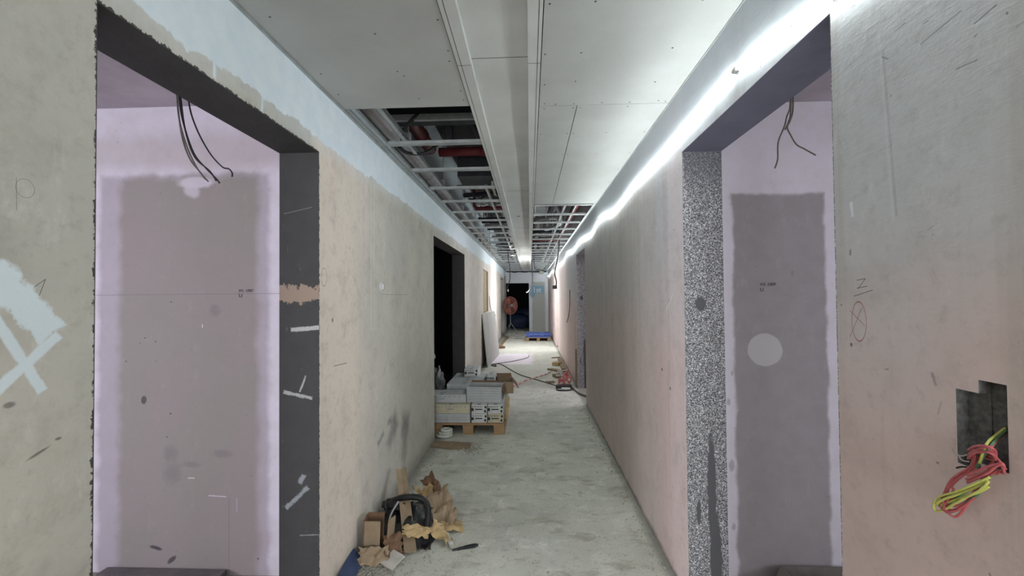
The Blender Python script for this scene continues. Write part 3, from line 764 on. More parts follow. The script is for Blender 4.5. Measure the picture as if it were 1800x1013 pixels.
b = MB(); b.box(-.70, -.34, 4.1, 4.62, WC+.14, WC+.36); tag(b.build('fan_coil_unit', M_DKMETAL), 'dark boxed air unit above the third left batten', 'air unit')
b = MB(); b.box(-.37, -.345, 4.15, 4.5, WC+.04, WC+.10); tag(b.build('mounting_bracket', M_WHITEP), 'small white bracket beside the trough under the dark air unit', 'bracket')
# foil wrapped duct
b = MB()
b.tube([(x, 5.35+.03*math.sin(x*40), WC+.17+.01*math.sin(x*70)) for x in [-.66+.02*i for i in range(17)]], [.05+.012*math.sin(i*2.1)+.006*math.cos(i*5) for i in range(17)], 12)
tag(b.build('foil_duct', M_FOIL), 'crumpled silver foil duct above the fifth left batten', 'duct')
b = MB()
for yy in [4.3+.05*i for i in range(40)]: b.box(.085, .255, yy-.006, yy+.006, WC+.15, WC+.16)
b.box(.08, .088, 4.2, 6.4, WC+.14, WC+.19); b.tube([(.084, 4.5, WC+.15), (.084, 4.5, ZT)], .005, 5); b.tube([(.084, 6.3, WC+.15), (.084, 6.3, ZT)], .005, 5); b.box(.252, .26, 4.2, 6.4, WC+.14, WC+.19)
tag(b.build('cable_tray', M_STEEL), 'slatted grey cable tray beside the trough above the right opening', 'cable tray')
b = MB(); b.box(.30, .38, 4.2, 6.1, WC+.16, WC+.26); tag(b.build('service_trunking', M_DKMETAL), 'dark trunking beside the cable tray above the right opening', 'trunking')
b = MB(); b.tube(spline([(.36, 6.0, WC+.30), (.5, 6.4, WC+.1), (.42, 7.2, WC+.12), (.3, 7.9, WC+.2)]), .03, 8); tag(b.build('white_hose', M_FOIL), 'pale flexible duct curling above the right battens', 'duct')
rs = random.Random(3)
kinds = [('cross_pipe', M_DKMETAL, 'dark'), ('cross_pipe', M_GREYPIPE, 'pale grey')]
for side, x0, x1 in (('left', -.86, -.33), ('right', .08, .60)):
    for i in range(22):
        y = (5.0 if side == 'left' else 7.9)+.52*i
        if y > 17.2: break
        nm, mt_, cn = kinds[(i*7+3) % 3 == 0]
        r = rs.uniform(.016, .04); z = WC+.10+rs.uniform(.02, .3)
        e = empty(nm, (x0, y, z), '%s service pipe crossing %s from the near end above the %s battens' % (cn, ORD[i], side), 'pipe', 'cross pipes above the %s battens' % side)
        b = MB(); b.tube([(0, 0, 0), (x1-x0, rs.uniform(-.1, .1), 0)], r, 10); b.build('pipe_run', mt_, e)
        b = MB(); hx = .1 if side == 'left' else .30
        b.tube([(hx, 0, 0), (hx, 0, ZT-z+.001)], .005, 5); b.build('pipe_hanger', M_STEEL, e)
for i, (x, z, r, mm, lab) in enumerate(((-.70, .20, .03, M_DKMETAL, 'dark lengthwise pipe above the middle of the left battens'), (-.5, .30, .045, M_GREYPIPE, 'grey lengthwise pipe above the left battens near the trough'),
                                   (.2, .26, .05, M_GREYPIPE, 'grey lengthwise pipe above the right battens near the trough'), (.5, .33, .03, M_DKMETAL, 'dark lengthwise pipe above the middle of the right battens'))):
    b = MB(); b.tube([(x, 6.5, WC+.36+z*.6), (x, 17.3, WC+.36+z*.6)], r, 10); tag(b.build('service_pipe', mm), lab, 'pipe')

# LED strip tacked along the right wall
pts = [(-3.9, 2.20), (-2, 2.24), (-.6, 2.21), (.4, 2.235), (.8, 2.215), (1.058, 2.245), (1.223, 2.286), (1.546, 2.335), (1.75, 2.333), (2.041, 2.325), (2.486, 2.31), (3.093, 2.308), (3.5, 2.28),
       (3.941, 2.267), (4.2, 2.31), (4.694, 2.33), (5.1, 2.275), (5.48, 2.268), (6.4, 2.33), (7.445, 2.294), (8.6, 2.35), (9.4, 2.28), (10.535, 2.27), (12, 2.34), (13.2, 2.25), (14.6, 2.33), (15.8, 2.27), (17.5, 2.30)]
b = MB(); b.tube(spline([(WB-.0085, y, z) for y, z in pts], 4), .0042, 6)
e = empty('led_light_strip', (WB, 0, 2.25), 'glowing white led strip tacked in a wavy line along the right wall', 'led strip')
b.v = [tuple(Vector(v)-Vector(e.location)) for v in b.v]
b.build('glowing_tube', M_LED, e)
b = MB()
for y, z in pts[5:18]:
    b = MB(); b.cbox((-.007, y, z-2.25), (.012, .006, .012)); b.build('clip', M_WHITEP, e)
b = MB(); b.cbox((-.008, 1.56, 2.337-2.25), (.016, .03, .014)); b.build('strip_connector', M_WHITEP, e)

# ------------------------------------------------------------------ pencil lettering
def text(s, size, origin, xdir, updir, mat, parent=None, name='pencil_note', ext=.0004, shear=0, off=0.0):
    cu = bpy.data.curves.new(name, 'FONT'); cu.body = s; cu.size = size; cu.extrude = ext; cu.offset = off; cu.shear = shear
    o = bpy.data.objects.new(name, cu); COL.objects.link(o)
    dg = bpy.context.evaluated_depsgraph_get(); dg.update()
    me = bpy.data.meshes.new_from_object(o.evaluated_get(dg))
    bpy.data.objects.remove(o)
    x = Vector(xdir).normalized(); u = Vector(updir).normalized(); n = x.cross(u)
    M = Matrix((( x.x, u.x, n.x, origin[0]), (x.y, u.y, n.y, origin[1]), (x.z, u.z, n.z, origin[2]), (0, 0, 0, 1)))
    me.transform(M); me.materials.clear(); me.materials.append(mat)
    o = bpy.data.objects.new(name, me); COL.objects.link(o)
    if parent: o.parent = parent
    return o
wfl = bpy.data.objects['wall_room_left_front']; wfr = bpy.data.objects['wall_room_right_front']
text('FFL 1000', .022, (-1.615, 2.2695, 1.552), (1, 0, 0), (0, 0, 1), M_PENCIL, wfl, shear=.3)
text('U', .03, (-1.612, 2.2695, 1.522), (1, 0, 0), (0, 0, 1), M_PENCIL, wfl)
text('FFL 1000', .022, (1.21, 2.2695, 1.558), (1, 0, .03), (0, 0, 1), M_PENCIL, wfr, shear=.3)
text('U', .028, (1.212, 2.2695, 1.53), (1, 0, 0), (0, 0, 1), M_PENCIL, wfr)
text('1st', .30, (.12, YEND-.002, 1.64), (1, 0, 0), (0, 0, 1), M_WPAINT, bpy.data.objects['wall_end'], 'painted_sign', .0006, off=.006)

# ------------------------------------------------------------------ loose geometry helpers
def sheet(name, mat, c, w, l, rot, parent=None, fold=0, crumple=.0, jag=.0, t=.003, seed=0, nx=8, ny=8, curl=0):
    r = random.Random(seed); vs = []; fs = []
    for j in range(ny+1):
        for i in range(nx+1):
            u = i/nx-.5; v = j/ny-.5
            x = u*w; y = v*l
            if i in (0, nx): x += r.uniform(-jag, jag)
            if j in (0, ny): y += r.uniform(-jag, jag)
            z = 0
            if fold: z += abs(x)*math.tan(fold)
            if curl: z += curl*(v*v*4)*l
            z += crumple*mnoise.noise(Vector((x*14+seed*3.1, y*14, seed)))+crumple*.5*mnoise.noise(Vector((x*40+seed, y*40, seed)))
            vs.append((x, y, z))
    for j in range(ny):
        for i in range(nx):
            a = j*(nx+1)+i; fs.append((a, a+1, a+nx+2, a+nx+1))
    b = MB(); b.add(vs, fs)
    o = b.build(name, mat, parent, fix=False)
    o.location = c; o.rotation_euler = rot
    s = o.modifiers.new('solid', 'SOLIDIFY'); s.thickness = t; s.offset = 0
    return o
def lump(name, mat, c, dims, seed=0, amp=.35, parent=None, sub=3, freq=3.0, rot=(0, 0, 0), flat=True):
    bm = bmesh.new(); bmesh.ops.create_icosphere(bm, subdivisions=sub, radius=1)
    for v in bm.verts:
        n = mnoise.noise(v.co*freq+Vector((seed*7.3, seed, 0)))+.5*mnoise.noise(v.co*freq*2.5+Vector((seed, 0, seed*3)))
        v.co *= 1+amp*n
        v.co = Vector((v.co.x*dims[0]/2, v.co.y*dims[1]/2, v.co.z*dims[2]/2))
        if flat and v.co.z < -dims[2]*.42: v.co.z = -dims[2]*.42
    me = bpy.data.meshes.new(name); bm.to_mesh(me); bm.free()
    for p in me.polygons: p.use_smooth = True
    me.materials.append(mat)
    o = bpy.data.objects.new(name, me); COL.objects.link(o); o.location = c; o.rotation_euler = rot
    if flat: o.location.z += dims[2]*.42
    if parent: o.parent = parent
    return o

# ------------------------------------------------------------------ pallet and tile cartons in the second left opening
def pallet(loc, w, l, h, lab, group=None, rz=0, mat=M_WOOD):
    e = empty('wooden_pallet', loc, lab, 'pallet', group, rz)
    n = 7; bw = .095
    for i in range(n):
        y = bw/2 + (l-bw)*i/(n-1)
        b = MB(); b.box(0, w, y-bw/2, y+bw/2, h-.02, h); b.build('deck_board', mat, e)
    for k, x in enumerate((.0, w/2-.06, w-.12)):
        b = MB(); b.box(x, x+.12, 0, l, h-.04, h-.0205); b.build('stringer_board', mat, e)
        b = MB(); b.box(x, x+.12, 0, l, 0, .018); b.build('base_board', mat, e)
        for y in (0, l/2-.07, l-.14):
            b = MB(); b.box(x+.003, x+.117, y+.001, y+.14, .0185, h-.0405); b.build('block', mat, e)
    return e
PX, PY, PH = -1.09, 4.62, .12
pallet((PX, PY, 0), .80, 1.2, PH, 'wooden pallet stacked with white cartons in the left opening')
def carton(c, d, lab, mat, marks='end', rz=0, group='tile cartons on the pallet', bevel=.004, seed=0, rot=None):
    """c: centre of the base; marks on the face towards -Y"""
    e = empty('tile_carton', c, lab, 'carton', group, rz)
    if rot: e.rotation_euler = rot
    b = MB(); b.box(-d[0]/2, d[0]/2, -d[1]/2, d[1]/2, 0, d[2]); b.build('carton_body', mat, e, bevel=bevel)
    f = -d[1]/2-.0004; r = random.Random(seed)
    p = MB()
    if marks == 'end':
        p.box(-.045, .035, f, f+.001, d[2]*.42, d[2]*.54)
        p.box(-.085, -.06, f, f+.001, d[2]*.3, d[2]*.62)
        p.box(.055, .075, f, f+.001, d[2]*.15, d[2]*.42); p.box(.06, .08, f, f+.001, d[2]*.6, d[2]*.85)
        for k in range(4): p.box(-.08+.03*k, -.062+.03*k+r.uniform(0, .008), f, f+.001, d[2]*.74, d[2]*.80)
    elif marks == 'side':
        p.box(-.035, .035, f, f+.001, d[2]*.45, d[2]*.55)
        for k in range(9):
            x = -d[0]*.44+d[0]*.098*k
            p.box(x, x+d[0]*.07*r.uniform(.6, 1), f, f+.001, d[2]*.72, d[2]*.80)
    elif marks == 'lines':
        for k in range(4):
            z = d[2]*(.25+.16*k); p.box(-d[0]*.42, -d[0]*.06, f, f+.001, z, z+.004); p.box(0, d[0]*.42, f, f+.001, z, z+.004)
    p.build('printed_marks', M_INK if marks == 'end' else M_INKG, e)
    q = MB(); q.box(-.02, .02, -d[1]*.5-.0006, -d[1]*.5+.05, d[2]-.0002, d[2]+.0006); q.box(-d[0]*.07, d[0]*.07, -.02, .02, d[2]-.0004, d[2]+.0006)
    q.build('carton_tape', M_INKG, e)
    return e
z0 = PH
# bottom two layers: long cartons on the left, end-on cartons on the right
H1 = .099
carton((-.885, 4.74, z0), (.43, .20, H1), 'grey long carton at the bottom left of the pallet stack', M_BOXG, 'lines', seed=1)
carton((-.885, 4.74, z0+H1+.001), (.43, .20, H1), 'cream carton with brown lettering, second layer at the left of the pallet stack', M_BOXC, 'side', seed=2)
carton((-.568, 4.83, z0), (.172, .38, H1), 'white carton end, lower one in the middle column of the pallet front', M_BOXW, 'end', seed=3)
carton((-.568, 4.83, z0+H1+.001), (.172, .38, H1), 'white carton end, upper one in the middle column of the pallet front', M_BOXW, 'end', seed=4)
carton((-.388, 4.83, z0), (.172, .38, H1), 'cream carton end at the bottom right corner of the pallet', M_BOXC, 'end', seed=5)
carton((-.388, 4.83, z0+H1+.001), (.172, .38, H1), 'torn white carton end under the open carton at the right', M_BOXW, 'end', seed=6)
# rear rows of the two layers
for k, (x, y, nm) in enumerate(((-.885, 5.05, 'left second'), (-.885, 5.46, 'left third'), (-.568, 5.22, 'middle second'), (-.388, 5.22, 'right second'), (-.568, 5.6, 'middle third'), (-.388, 5.6, 'right third'))):
    for zz, ly in ((0, 'lower'), (H1+.001, 'upper')):
        carton((x, y, z0+zz), (.43 if x < -.8 else .172, .38 if x < -.8 else .36, H1),
               '%s plain carton of the %s row back in the pallet stack' % (ly, nm), M_BOXG, 'none', seed=k, group='rear cartons of the stack')
z1 = z0+2*H1+.003
carton((-1.0, 4.83, z1), (.55, .24, .093), 'grey long carton with a dark slot, third layer at the left of the stack', M_BOXG, 'side', seed=7)
carton((-.80, 5.16, z1), (.42, .19, .137), 'tall grey carton behind the third layer of the pallet stack', M_BOXG, 'lines', seed=8)
carton((-.80, 5.375, z1), (.42, .22, .137), 'flat topped grey carton with tape, mid way back in the pallet stack', M_BOXG, 'none', seed=9)
carton((-.80, 5.64, z1), (.42, .29, .137), 'flat topped grey carton at the back left of the pallet stack', M_BOXG, 'none', seed=13)
carton((-.775, 5.66, z1+.138), (.18, .30, .105), 'small white carton with black print, topmost on the pallet stack', M_BOXW, 'end', seed=10)
carton((-.49, 5.34, z1), (.10, .20, .225), 'narrow carton standing upright on end behind the open carton', M_BOXW, 'end', seed=11)
carton((-.475, 5.64, z1), (.2, .26, .14), 'white carton at the back right of the pallet stack', M_BOXW, 'none', seed=12)
# open carton on the right front
def open_box(name, c, d, t, mat, matin, lab, rz=0, flaps=(), group=None, cat='open carton'):
    e = empty(name, c, lab, cat, group, rz)
    w_, l_, h_ = d
    for nm, bx in (('side_panel', (-w_/2, w_/2, -l_/2, -l_/2+t, 0, h_)), ('side_panel', (-w_/2, w_/2, l_/2-t, l_/2, 0, h_)),
                   ('side_panel', (-w_/2, -w_/2+t, -l_/2+t, l_/2-t, 0, h_)), ('side_panel', (w_/2-t, w_/2, -l_/2+t, l_/2-t, 0, h_)),
                   ('bottom_panel', (-w_/2+t, w_/2-t, -l_/2+t, l_/2-t, 0, t))):
        b = MB(); b.box(*bx); b.build(nm, mat if nm == 'side_panel' else matin, e)
    for (edge, ang, ln) in flaps:
        ww = w_ if edge in 'fb' else l_
        b = MB(); b.box(-ww/2+.004, ww/2-.004, 0, ln, -t/2, t/2)
        o = b.build('flap', matin, e)
        if edge == 'r': o.location = (w_/2, 0, h_); o.rotation_euler = Euler((ang, 0, -PI/2))
        if edge == 'l': o.location = (-w_/2, 0, h_); o.rotation_euler = Euler((ang, 0, PI/2))
        if edge == 'b': o.location = (0, l_/2, h_); o.rotation_euler = Euler((ang, 0, 0))
        if edge == 'f': o.location = (0, -l_/2, h_); o.rotation_euler = Euler((ang, 0, PI))
    return e
ob = open_box('open_carton', (-.515, 4.86, z1), (.395, .26, .172), .004, M_BOXG, M_CARDIN, 'grey carton torn open at the right end, lying on the pallet front', rz=-.05, flaps=(('b', .3, .045), ('r', -1.35, .10)))
b = MB()
for k in range(5): z = .04+.028*k; b.box(-.18, -.02, -.1305, -.13, z, z+.003); b.box(.0, .18, -.1305, -.13, z, z+.003)
b.build('printed_marks', M_INKG, ob)
open_box('open_carton', (-.325, 5.33, z1), (.2, .34, .14), .005, M_CARD, M_CARDIN, 'brown open carton at the back right of the pallet', rz=.1, flaps=(('r', -.9, .1), ('b', .2, .12)))
sheet('torn_flap', M_YCARD, (-.262, 4.76, .26), .03, .24, (1.45, .1, .35), None, crumple=.02, jag=.006, seed=4); tag(bpy.data.objects['torn_flap'], 'long strip of torn card hanging at the right corner of the pallet', 'card strip')
# plastic, post and bag in the dark opening
o = lump('plastic_wrap', M_CLEAR, (-1.24, 5.55, .2), (.16, .26, .42), 5, .6, freq=2.6, flat=False, sub=4); o.location.z = .34; tag(o, 'crumpled clear plastic wrap standing behind the cartons in the dark opening', 'plastic wrap')
b = MB(); b.tube([(-1.17, 5.05, .0), (-1.17, 5.05, .78)], .012, 8); b.tube([(-1.17, 5.05, .78), (-1.19, 5.1, .80), (-1.26, 5.2, .8)], .03, 8)
tag(b.build('metal_post', M_STEEL), 'thin white metal post in the dark opening behind the wall edge', 'post')
b = MB()
for k in range(3):
    b.tube([(-.93+.075*math.cos(a)*(1-.15*k)+.01*k, 4.53+.06*math.sin(a)*(1-.15*k), .022+.028*k) for a in [i*2*PI/20 for i in range(20)]], .016, 8, closed=True)
tag(b.build('white_hose_coil', M_WHITEP), 'coiled white plastic hose on the floor in front of the pallet', 'coil')
b = MB()
P0 = [on(2, 0, *q) for q in ((757, 787), (764, 777), (828, 781), (826, 790), (790, 791))]
b.prism([(p.x, p.y) for p in P0], .002, .016)
tag(b.build('plywood_offcut', M_OLDWOOD), 'flat plywood offcut on the floor in front of the pallet', 'offcut')

# leaning plasterboard sheet
e = empty('plasterboard_sheet', (-.9, 8.9, 0), 'white plasterboard sheet leaning on its long edge against the left wall', 'plasterboard')
b = MB()
lean = math.atan2(.10, 1.1)
A0 = Vector((WA+.115, 8.9, .0)); A1 = Vector((WA+.006, 8.9, 1.12))
B0 = Vector((WA+.22, 10.95, .0)); B1 = Vector((WA+.10, 10.95, 1.12))
n = Vector((.012, 0, 0))
b.add([p-e.location for p in (A0, A0+n, B0+n, B0, A1, A1+n, B1+n, B1)], [(0,1,2,3),(4,5,6,7),(0,1,5,4),(1,2,6,5),(2,3,7,6),(3,0,4,7)])
b.build('board_panel', M_BOARD, e)

# ------------------------------------------------------------------ floor leads, tape and offcuts on the right
def floor_line(pts, z=.008): return [Vector((on(2, 0, *q).x, on(2, 0, *q).y, z)) for q in pts]
b = MB(); b.tube(spline(floor_line([(864, 641), (880, 641), (896, 650), (915, 660), (945, 669), (965, 675), (982, 681)])), .008, 6)
tag(b.build('extension_lead', M_CABLE), 'black extension lead crossing the floor towards the right wall', 'cable')
b = MB(); b.tube(spline(floor_line([(872, 640), (895, 637), (915, 633), (928, 629), (930, 625)])), .008, 6)
tag(b.build('extension_lead', M_GREYCABLE), 'grey lead running from the left wall across the pale dust patch', 'cable')
b = MB(); b.tube(spline(floor_line([(872, 645), (864, 643), (868, 641), (872, 643), (869, 645)])), .014, 6)
tag(b.build('cable_plug', M_CABLE), 'dark knot of cable by the foot of the leaning board', 'cable')
# twisted barrier tape
path = spline(floor_line([(893, 684), (905, 682), (925, 672), (945, 666), (960, 661), (970, 655)], .032), 8)
e = empty('barrier_tape', path[0], 'twisted red and white barrier tape lying across the floor', 'barrier tape')
for i in range(0, len(path)-2, 2):
    b = MB(); b.tube([path[i+k]-path[0] for k in range(3)], .013, 5); b.build(('white_band', 'red_band')[(i//2) % 2], (M_TAPEW, M_TAPE)[(i//2) % 2], e)
# tangled heap of tape
base = on(2, 0, 1001, 676)
e = empty('tape_heap', (base.x-.08, base.y, 0), 'tangled heap of pink and white tape against the right wall', 'tape heap')
for q, mm, nm in ((0, M_TAPE, 'red_loop'), (1, M_TAPEW, 'white_loop')):
    rr = random.Random(q+4)
    for k in range(7):
        c = Vector((rr.uniform(-.1, .08), rr.uniform(-.25, .5), rr.uniform(.05, .16)))
        R = Euler((rr.uniform(0, 3), rr.uniform(0, 3), 0)).to_matrix(); r0 = rr.uniform(.04, .08)
        L_ = [c+R @ Vector((math.cos(a)*r0, math.sin(a)*r0*.6, .02*math.sin(3*a))) for a in [i*2*PI/14 for i in range(14)]]
        L_ = [Vector((min(p.x, .12), p.y, max(p.z, .014))) for p in L_]
        b = MB(); b.tube(L_, .012, 5, closed=True); b.build(nm, mm, e)
def plank(q0, q1, wd, ht, lab, z=0.0, mat=M_OLDWOOD, name='timber_offcut', yaw=None):
    a = on(2, 0, *q0); c = on(2, 0, *q1); dd = (c-a); ang = math.atan2(dd.y, dd.x)
    e_ = MB(); e_.box(0, dd.length, -wd/2, wd/2, 0, ht)
    o = e_.build(name, mat, bevel=.002); o.location = (a.x, a.y, z+.001); o.rotation_euler = (0, 0, ang); return tag(o, lab, 'offcut')
plank((975, 664), (992, 662), .16, .055, 'thick timber offcut with a dark end, nearest of the right wall pile')
plank((966, 650), (991, 655), .12, .03, 'long pale board offcut behind the thick timber block by the right wall')
plank((974, 642), (984, 643), .18, .07, 'small pale wooden block behind the board offcuts by the right wall', mat=M_YCARD)
plank((992, 652), (984, 633), .10, .04, 'timber batten lying along the foot of the right wall')
plank((960, 674), (974, 673), .06, .03, 'short dark wood piece alone on the floor beside the black lead')
plank((970, 630), (984, 629), .05, .02, 'thin stick on the floor behind the right wall offcuts')
# power board
a = on(2, 0, 992, 685)
e = empty('power_strip', (a.x, a.y, 0), 'black and white power strip on the floor near the right wall', 'power strip')
b = MB(); b.cbox((0, .1, .03), (.26, .09, .05)); b.build('strip_body', M_BLACKP, e, bevel=.008)
b = MB(); b.cbox((.02, -.05, .02), (.14, .07, .035)); b.build('plug', M_WHITEP, e, bevel=.008)
b = MB(); b.tube(spline([(.1, .0, .02), (.14, -.05, .015), (.03, -.12, .01), (-.1, -.1, .01), (-.12, 0, .01)]), .01, 6); b.build('lead', M_CABLE, e)
b = MB(); b.tube(spline([Vector((a.x+.14, a.y+.05, .02)), Vector((.70, 6.75, .012)), Vector((.76, 6.45, .014)), Vector((.90, 6.25, .014))]), .012, 6)
tag(b.build('extension_lead', M_GREYCABLE), 'thick grey lead leaving through the second right opening', 'cable')
# timber post standing in the second right opening
b = MB(); b.box(.745, .765, 6.97, 7.07, 0, .62); tag(b.build('timber_batten', M_OLDWOOD), 'short timber batten standing beside the second right opening', 'batten')

# ------------------------------------------------------------------ far end
e = empty('wrapped_pallet', (-.13, 13.95, 0), 'low pallet covered by a bright blue sheet at the far end', 'pallet')
for x in (0, .35, .70):
    b = MB(); b.box(x, x+.1, 0, 1.2, 0, .1); b.build('block', M_WOOD, e)
b = MB(); b.box(-.01, .81, 0, 1.2, .1, .12); b.build('deck', M_WOOD, e)
sheet('blue_cover', M_BLUE, (.41, .6, .19), .84, 1.24, (0, 0, 0), e, crumple=.035, t=.01, seed=8, nx=16, ny=20)
b = MB(); b.box(.02, .79, .02, 1.18, .12, .17); b.build('wrapped_load', M_BLUE, e)
# fan
fc = Vector((-.77, 16.6, 1.12))
e = empty('pedestal_fan', (fc.x, fc.y, 0), 'large orange pedestal fan standing by the far doorway', 'fan')
R = Euler((PI/2, 0, .75)).to_matrix(); rad = .35
def fr(r_, z_, k=28): return [Vector((0, 0, fc.z))+R @ Vector((math.cos(a)*r_, math.sin(a)*r_, z_)) for a in [i*2*PI/k for i in range(k)]]
b = MB()
for r_, z_ in ((.35, .0), (.34, .05), (.34, -.05), (.27, .075), (.27, -.075), (.2, .09), (.12, .095)):
    b.tube(fr(r_, z_), .009, 5, closed=True)
for i in range(20):
    a = i*2*PI/20
    b.tube([Vector((0, 0, fc.z))+R @ Vector((math.cos(a)*r_, math.sin(a)*r_, z_)) for r_, z_ in ((.06, .1), (.2, .09), (.3, .065), (.35, 0), (.3, -.065), (.1, -.09))], .005, 4)
b.build('fan_guard', M_ORANGE, e)
for k in range(3):
    b = MB(); pr = []
    for j in range(7):
        a = k*2*PI/3+(j/6-.5)*1.0
        pr.append((.30*math.cos(a), .30*math.sin(a)))
    pr = [(.04*math.cos(k*2*PI/3-.6), .04*math.sin(k*2*PI/3-.6))]+pr+[(.04*math.cos(k*2*PI/3+.6), .04*math.sin(k*2*PI/3+.6))]
    M4 = Matrix.Translation((0, 0, fc.z)) @ R.to_4x4() @ Matrix.Rotation(.0, 4, 'X')
    b.prism(pr, -.006, .006, M=M4); b.build('fan_blade', M_ORANGE, e)
b = MB(); b.tube([Vector((0, 0, fc.z))+R @ Vector((0, 0, z)) for z in (-.12, .11)], .06, 12); b.build('fan_motor', M_STEEL, e)
b = MB(); b.tube([(.0, .06, fc.z-.02), (0, .06, .35)], .018, 8)
for a in (0, 2.1, 4.2): b.tube([(0, .06, .45), (.3*math.cos(a+.3), .06+.3*math.sin(a+.3), .01)], .012, 6)
b.build('fan_stand', M_STEEL, e)
# planks and rags by the far left wall
plank((877, 611), (893, 592), .10, .035, 'long plank lying along the foot of the far left wall')
plank((872, 613), (885, 612), .22, .06, 'dark timber end at the near end of the far left plank', mat=M_CARDIN)
o = sheet('dust_sheet', M_TILE, (-.62, 15.4, .02), .5, 1.2, (0, 0, .2), crumple=.05, t=.01, seed=2); tag(o, 'crumpled grey dust sheet on the floor before the far doorway', 'dust sheet')
for k, (x, y, z, d_) in enumerate(((-.55, 19.5, .0, (1.2, .8, .75)), (-.2, 20.3, 0, (1.5, .6, 1.0)))):
    o = lump('covered_heap', M_DKBLUE, (x, y, z), d_, 3+k, .25, freq=1.6); tag(o, ('low' if k == 0 else 'tall')+' heap under a dark blue sheet beyond the far doorway', 'covered heap')
b = MB(); b.box(WA+.004, WA+.07, 16.92, 16.99, 0, 2.3); tag(b.build('metal_post', M_GREYPIPE), 'pale grey upright post against the far left wall', 'post')
b = MB(); b.box(WA+.05, WB-.05, YEND-.06, YEND-.02, WC-.06, WC-.02)
b.tube(spline([(WA+.1+.15*i, YEND-.04, WC-.065+.015*math.sin(i*2.3)) for i in range(12)]), .012, 6)
tag(b.build('cable_trunking', M_DKMETAL), 'dark cable trunking across the top of the far end wall', 'trunking')
b = MB(); b.cbox((.50, YEND-.09, WC-.09), (.16, .05, .14)); tag(b.build('junction_box', M_TILE), 'small pale junction box at the top of the far end wall', 'junction box')

# hanging cables and lamps along the far half
def hang(name, pts, r, mat, lab, cat='cable', group=None):
    pts = [Vector(p) for p in pts]
    if name == 'hanging_cable': pts = [Vector((pts[0].x, pts[0].y, ZT))]+pts
    b = MB(); b.tube(spline(pts), r, 6); return tag(b.build(name, mat), lab, cat, group)
def at(px, py, Y): p = on(1, Y, px, py); return p
hang('hanging_cable', [at(893, 449, 10.5), at(896, 470, 10.5), at(896, 492, 10.5), at(892, 505, 10.5), at(894, 510, 10.5)], .011, M_CABLE, 'black cable hanging from the ceiling in front of the dark far doorway')
hang('hanging_cable', [at(935, 464, 12.2), at(936, 490, 12.2), at(934, 503, 12.2), at(928, 513, 12.2), at(925, 514, 12.2)], .013, M_CABLE, 'black cable hanging beside the painted far wall sign')
hang('hanging_cable', [at(983, 408, 8.4), at(982, 440, 8.4), at(978, 465, 8.4), at(975, 480, 8.4), at(978, 496, 8.4), at(976, 506, 8.4)], .012, M_CABLE, 'thick black cable with a connector hanging near the right wall')
hang('hanging_cable', [at(939, 466, 11), at(948, 474, 11), at(955, 475, 11), at(961, 466, 11)], .010, M_CABLE, 'looped cable drooping between the far right battens')
b = MB(); b.cbox(at(975, 505, 8.4), (.09, .06, .07)); b.build('connector', M_BLACKP, bpy.data.objects['hanging_cable.002'])
e = empty('ceiling_lamp', at(901, 449, 9.9), 'small round shiny downlight hanging between the left battens by the trough', 'lamp')
b = MB(); b.tube([(0, 0, -.01), (0, 0, .03)], [.075, .06], 16); b.build('lamp_rim', M_FOIL, e)
b = MB(); b.tube([(0, 0, .03), (0, 0, ZT-e.location.z)], [.03, .004], 12); b.build('lamp_body', M_WHITEP, e)
def fill_point(loc, watts):  # point light added to brighten the far end
    l = bpy.data.lights.new('bulb_light', 'POINT'); l.energy = watts; l.shadow_soft_size = .03; l.color = (.95, 1, 1)
    o = bpy.data.objects.new('bulb_light', l); COL.objects.link(o); o.location = loc
fill_point(Vector(e.location)+Vector((0, 0, -.06)), 3)
fill_point(at(925, 515, 12.1), 28)  # added light with no lamp modelled, lifts the end wall
b = MB(); b.cbox(at(893, 511, 10.5), (.03, .03, .05)); b.build('lamp_holder', M_WHITEP, bpy.data.objects['hanging_cable'])
# thin dark wires stapled on walls
hang('wall_wire', [(WB-.006, 8.05, 1.62), (WB-.006, 8.05, 1.35), (WB-.007, 8.35, 1.10), (WB-.008, 8.8, .95)], .006, M_CABLE, 'dark wire trailing down the right wall past the second opening', 'wire')
hang('wall_wire', [(WA+.006, 10.6, 1.50), (WA+.006, 10.9, 1.2), (WA+.006, 11.9, 1.02), (WA+.007, 12.6, .93)], .006, M_CABLE, 'dark wire curling on the left wall beyond the leaning board', 'wire')

# wires in the doorways: from the room ceiling beyond the opening
def wires(specs, labs, Yd, cat='wire', group=None, mat=M_GREYCABLE, r=.0032):
    for pts, lb in zip(specs, labs):
        P_ = [on(1, Yd, *q) for q in pts]
        P_[0].z = max(P_[0].z, 2.3)
        hang('hanging_wire', P_, r, mat, lb, cat, group)
YL = 1.93
specs = [[(310, 120), (311, 170), (316, 215), (330, 262), (348, 298), (366, 319)],
         [(313, 120), (315, 172), (322, 215), (340, 268), (362, 296), (380, 314), (386, 322)],
         [(309, 120), (312, 180), (320, 240), (334, 280), (352, 303), (358, 312), (362, 316)],
         [(314, 120), (318, 175), (326, 230), (342, 276), (368, 300), (380, 318)],
         [(331, 120), (332, 180), (345, 225), (368, 268), (390, 293), (402, 297), (408, 304), (408, 311)]]
labs = ['leftmost grey wire hanging in the near left opening', 'grey wire with the lowest tip hanging in the near left opening', 'grey wire ending shortest in the bundle of the near left opening',
        'black wire curving right within the bundle of the near left opening', 'lone thin wire hanging right of the bundle in the near left opening']
for s_, l_, mm in zip(specs, labs, (M_GREYCABLE, M_CABLE, M_GREYCABLE, M_CABLE, M_CABLE)): wires([s_], [l_], -0+1.94+.0, mat=mm, r=.0036)
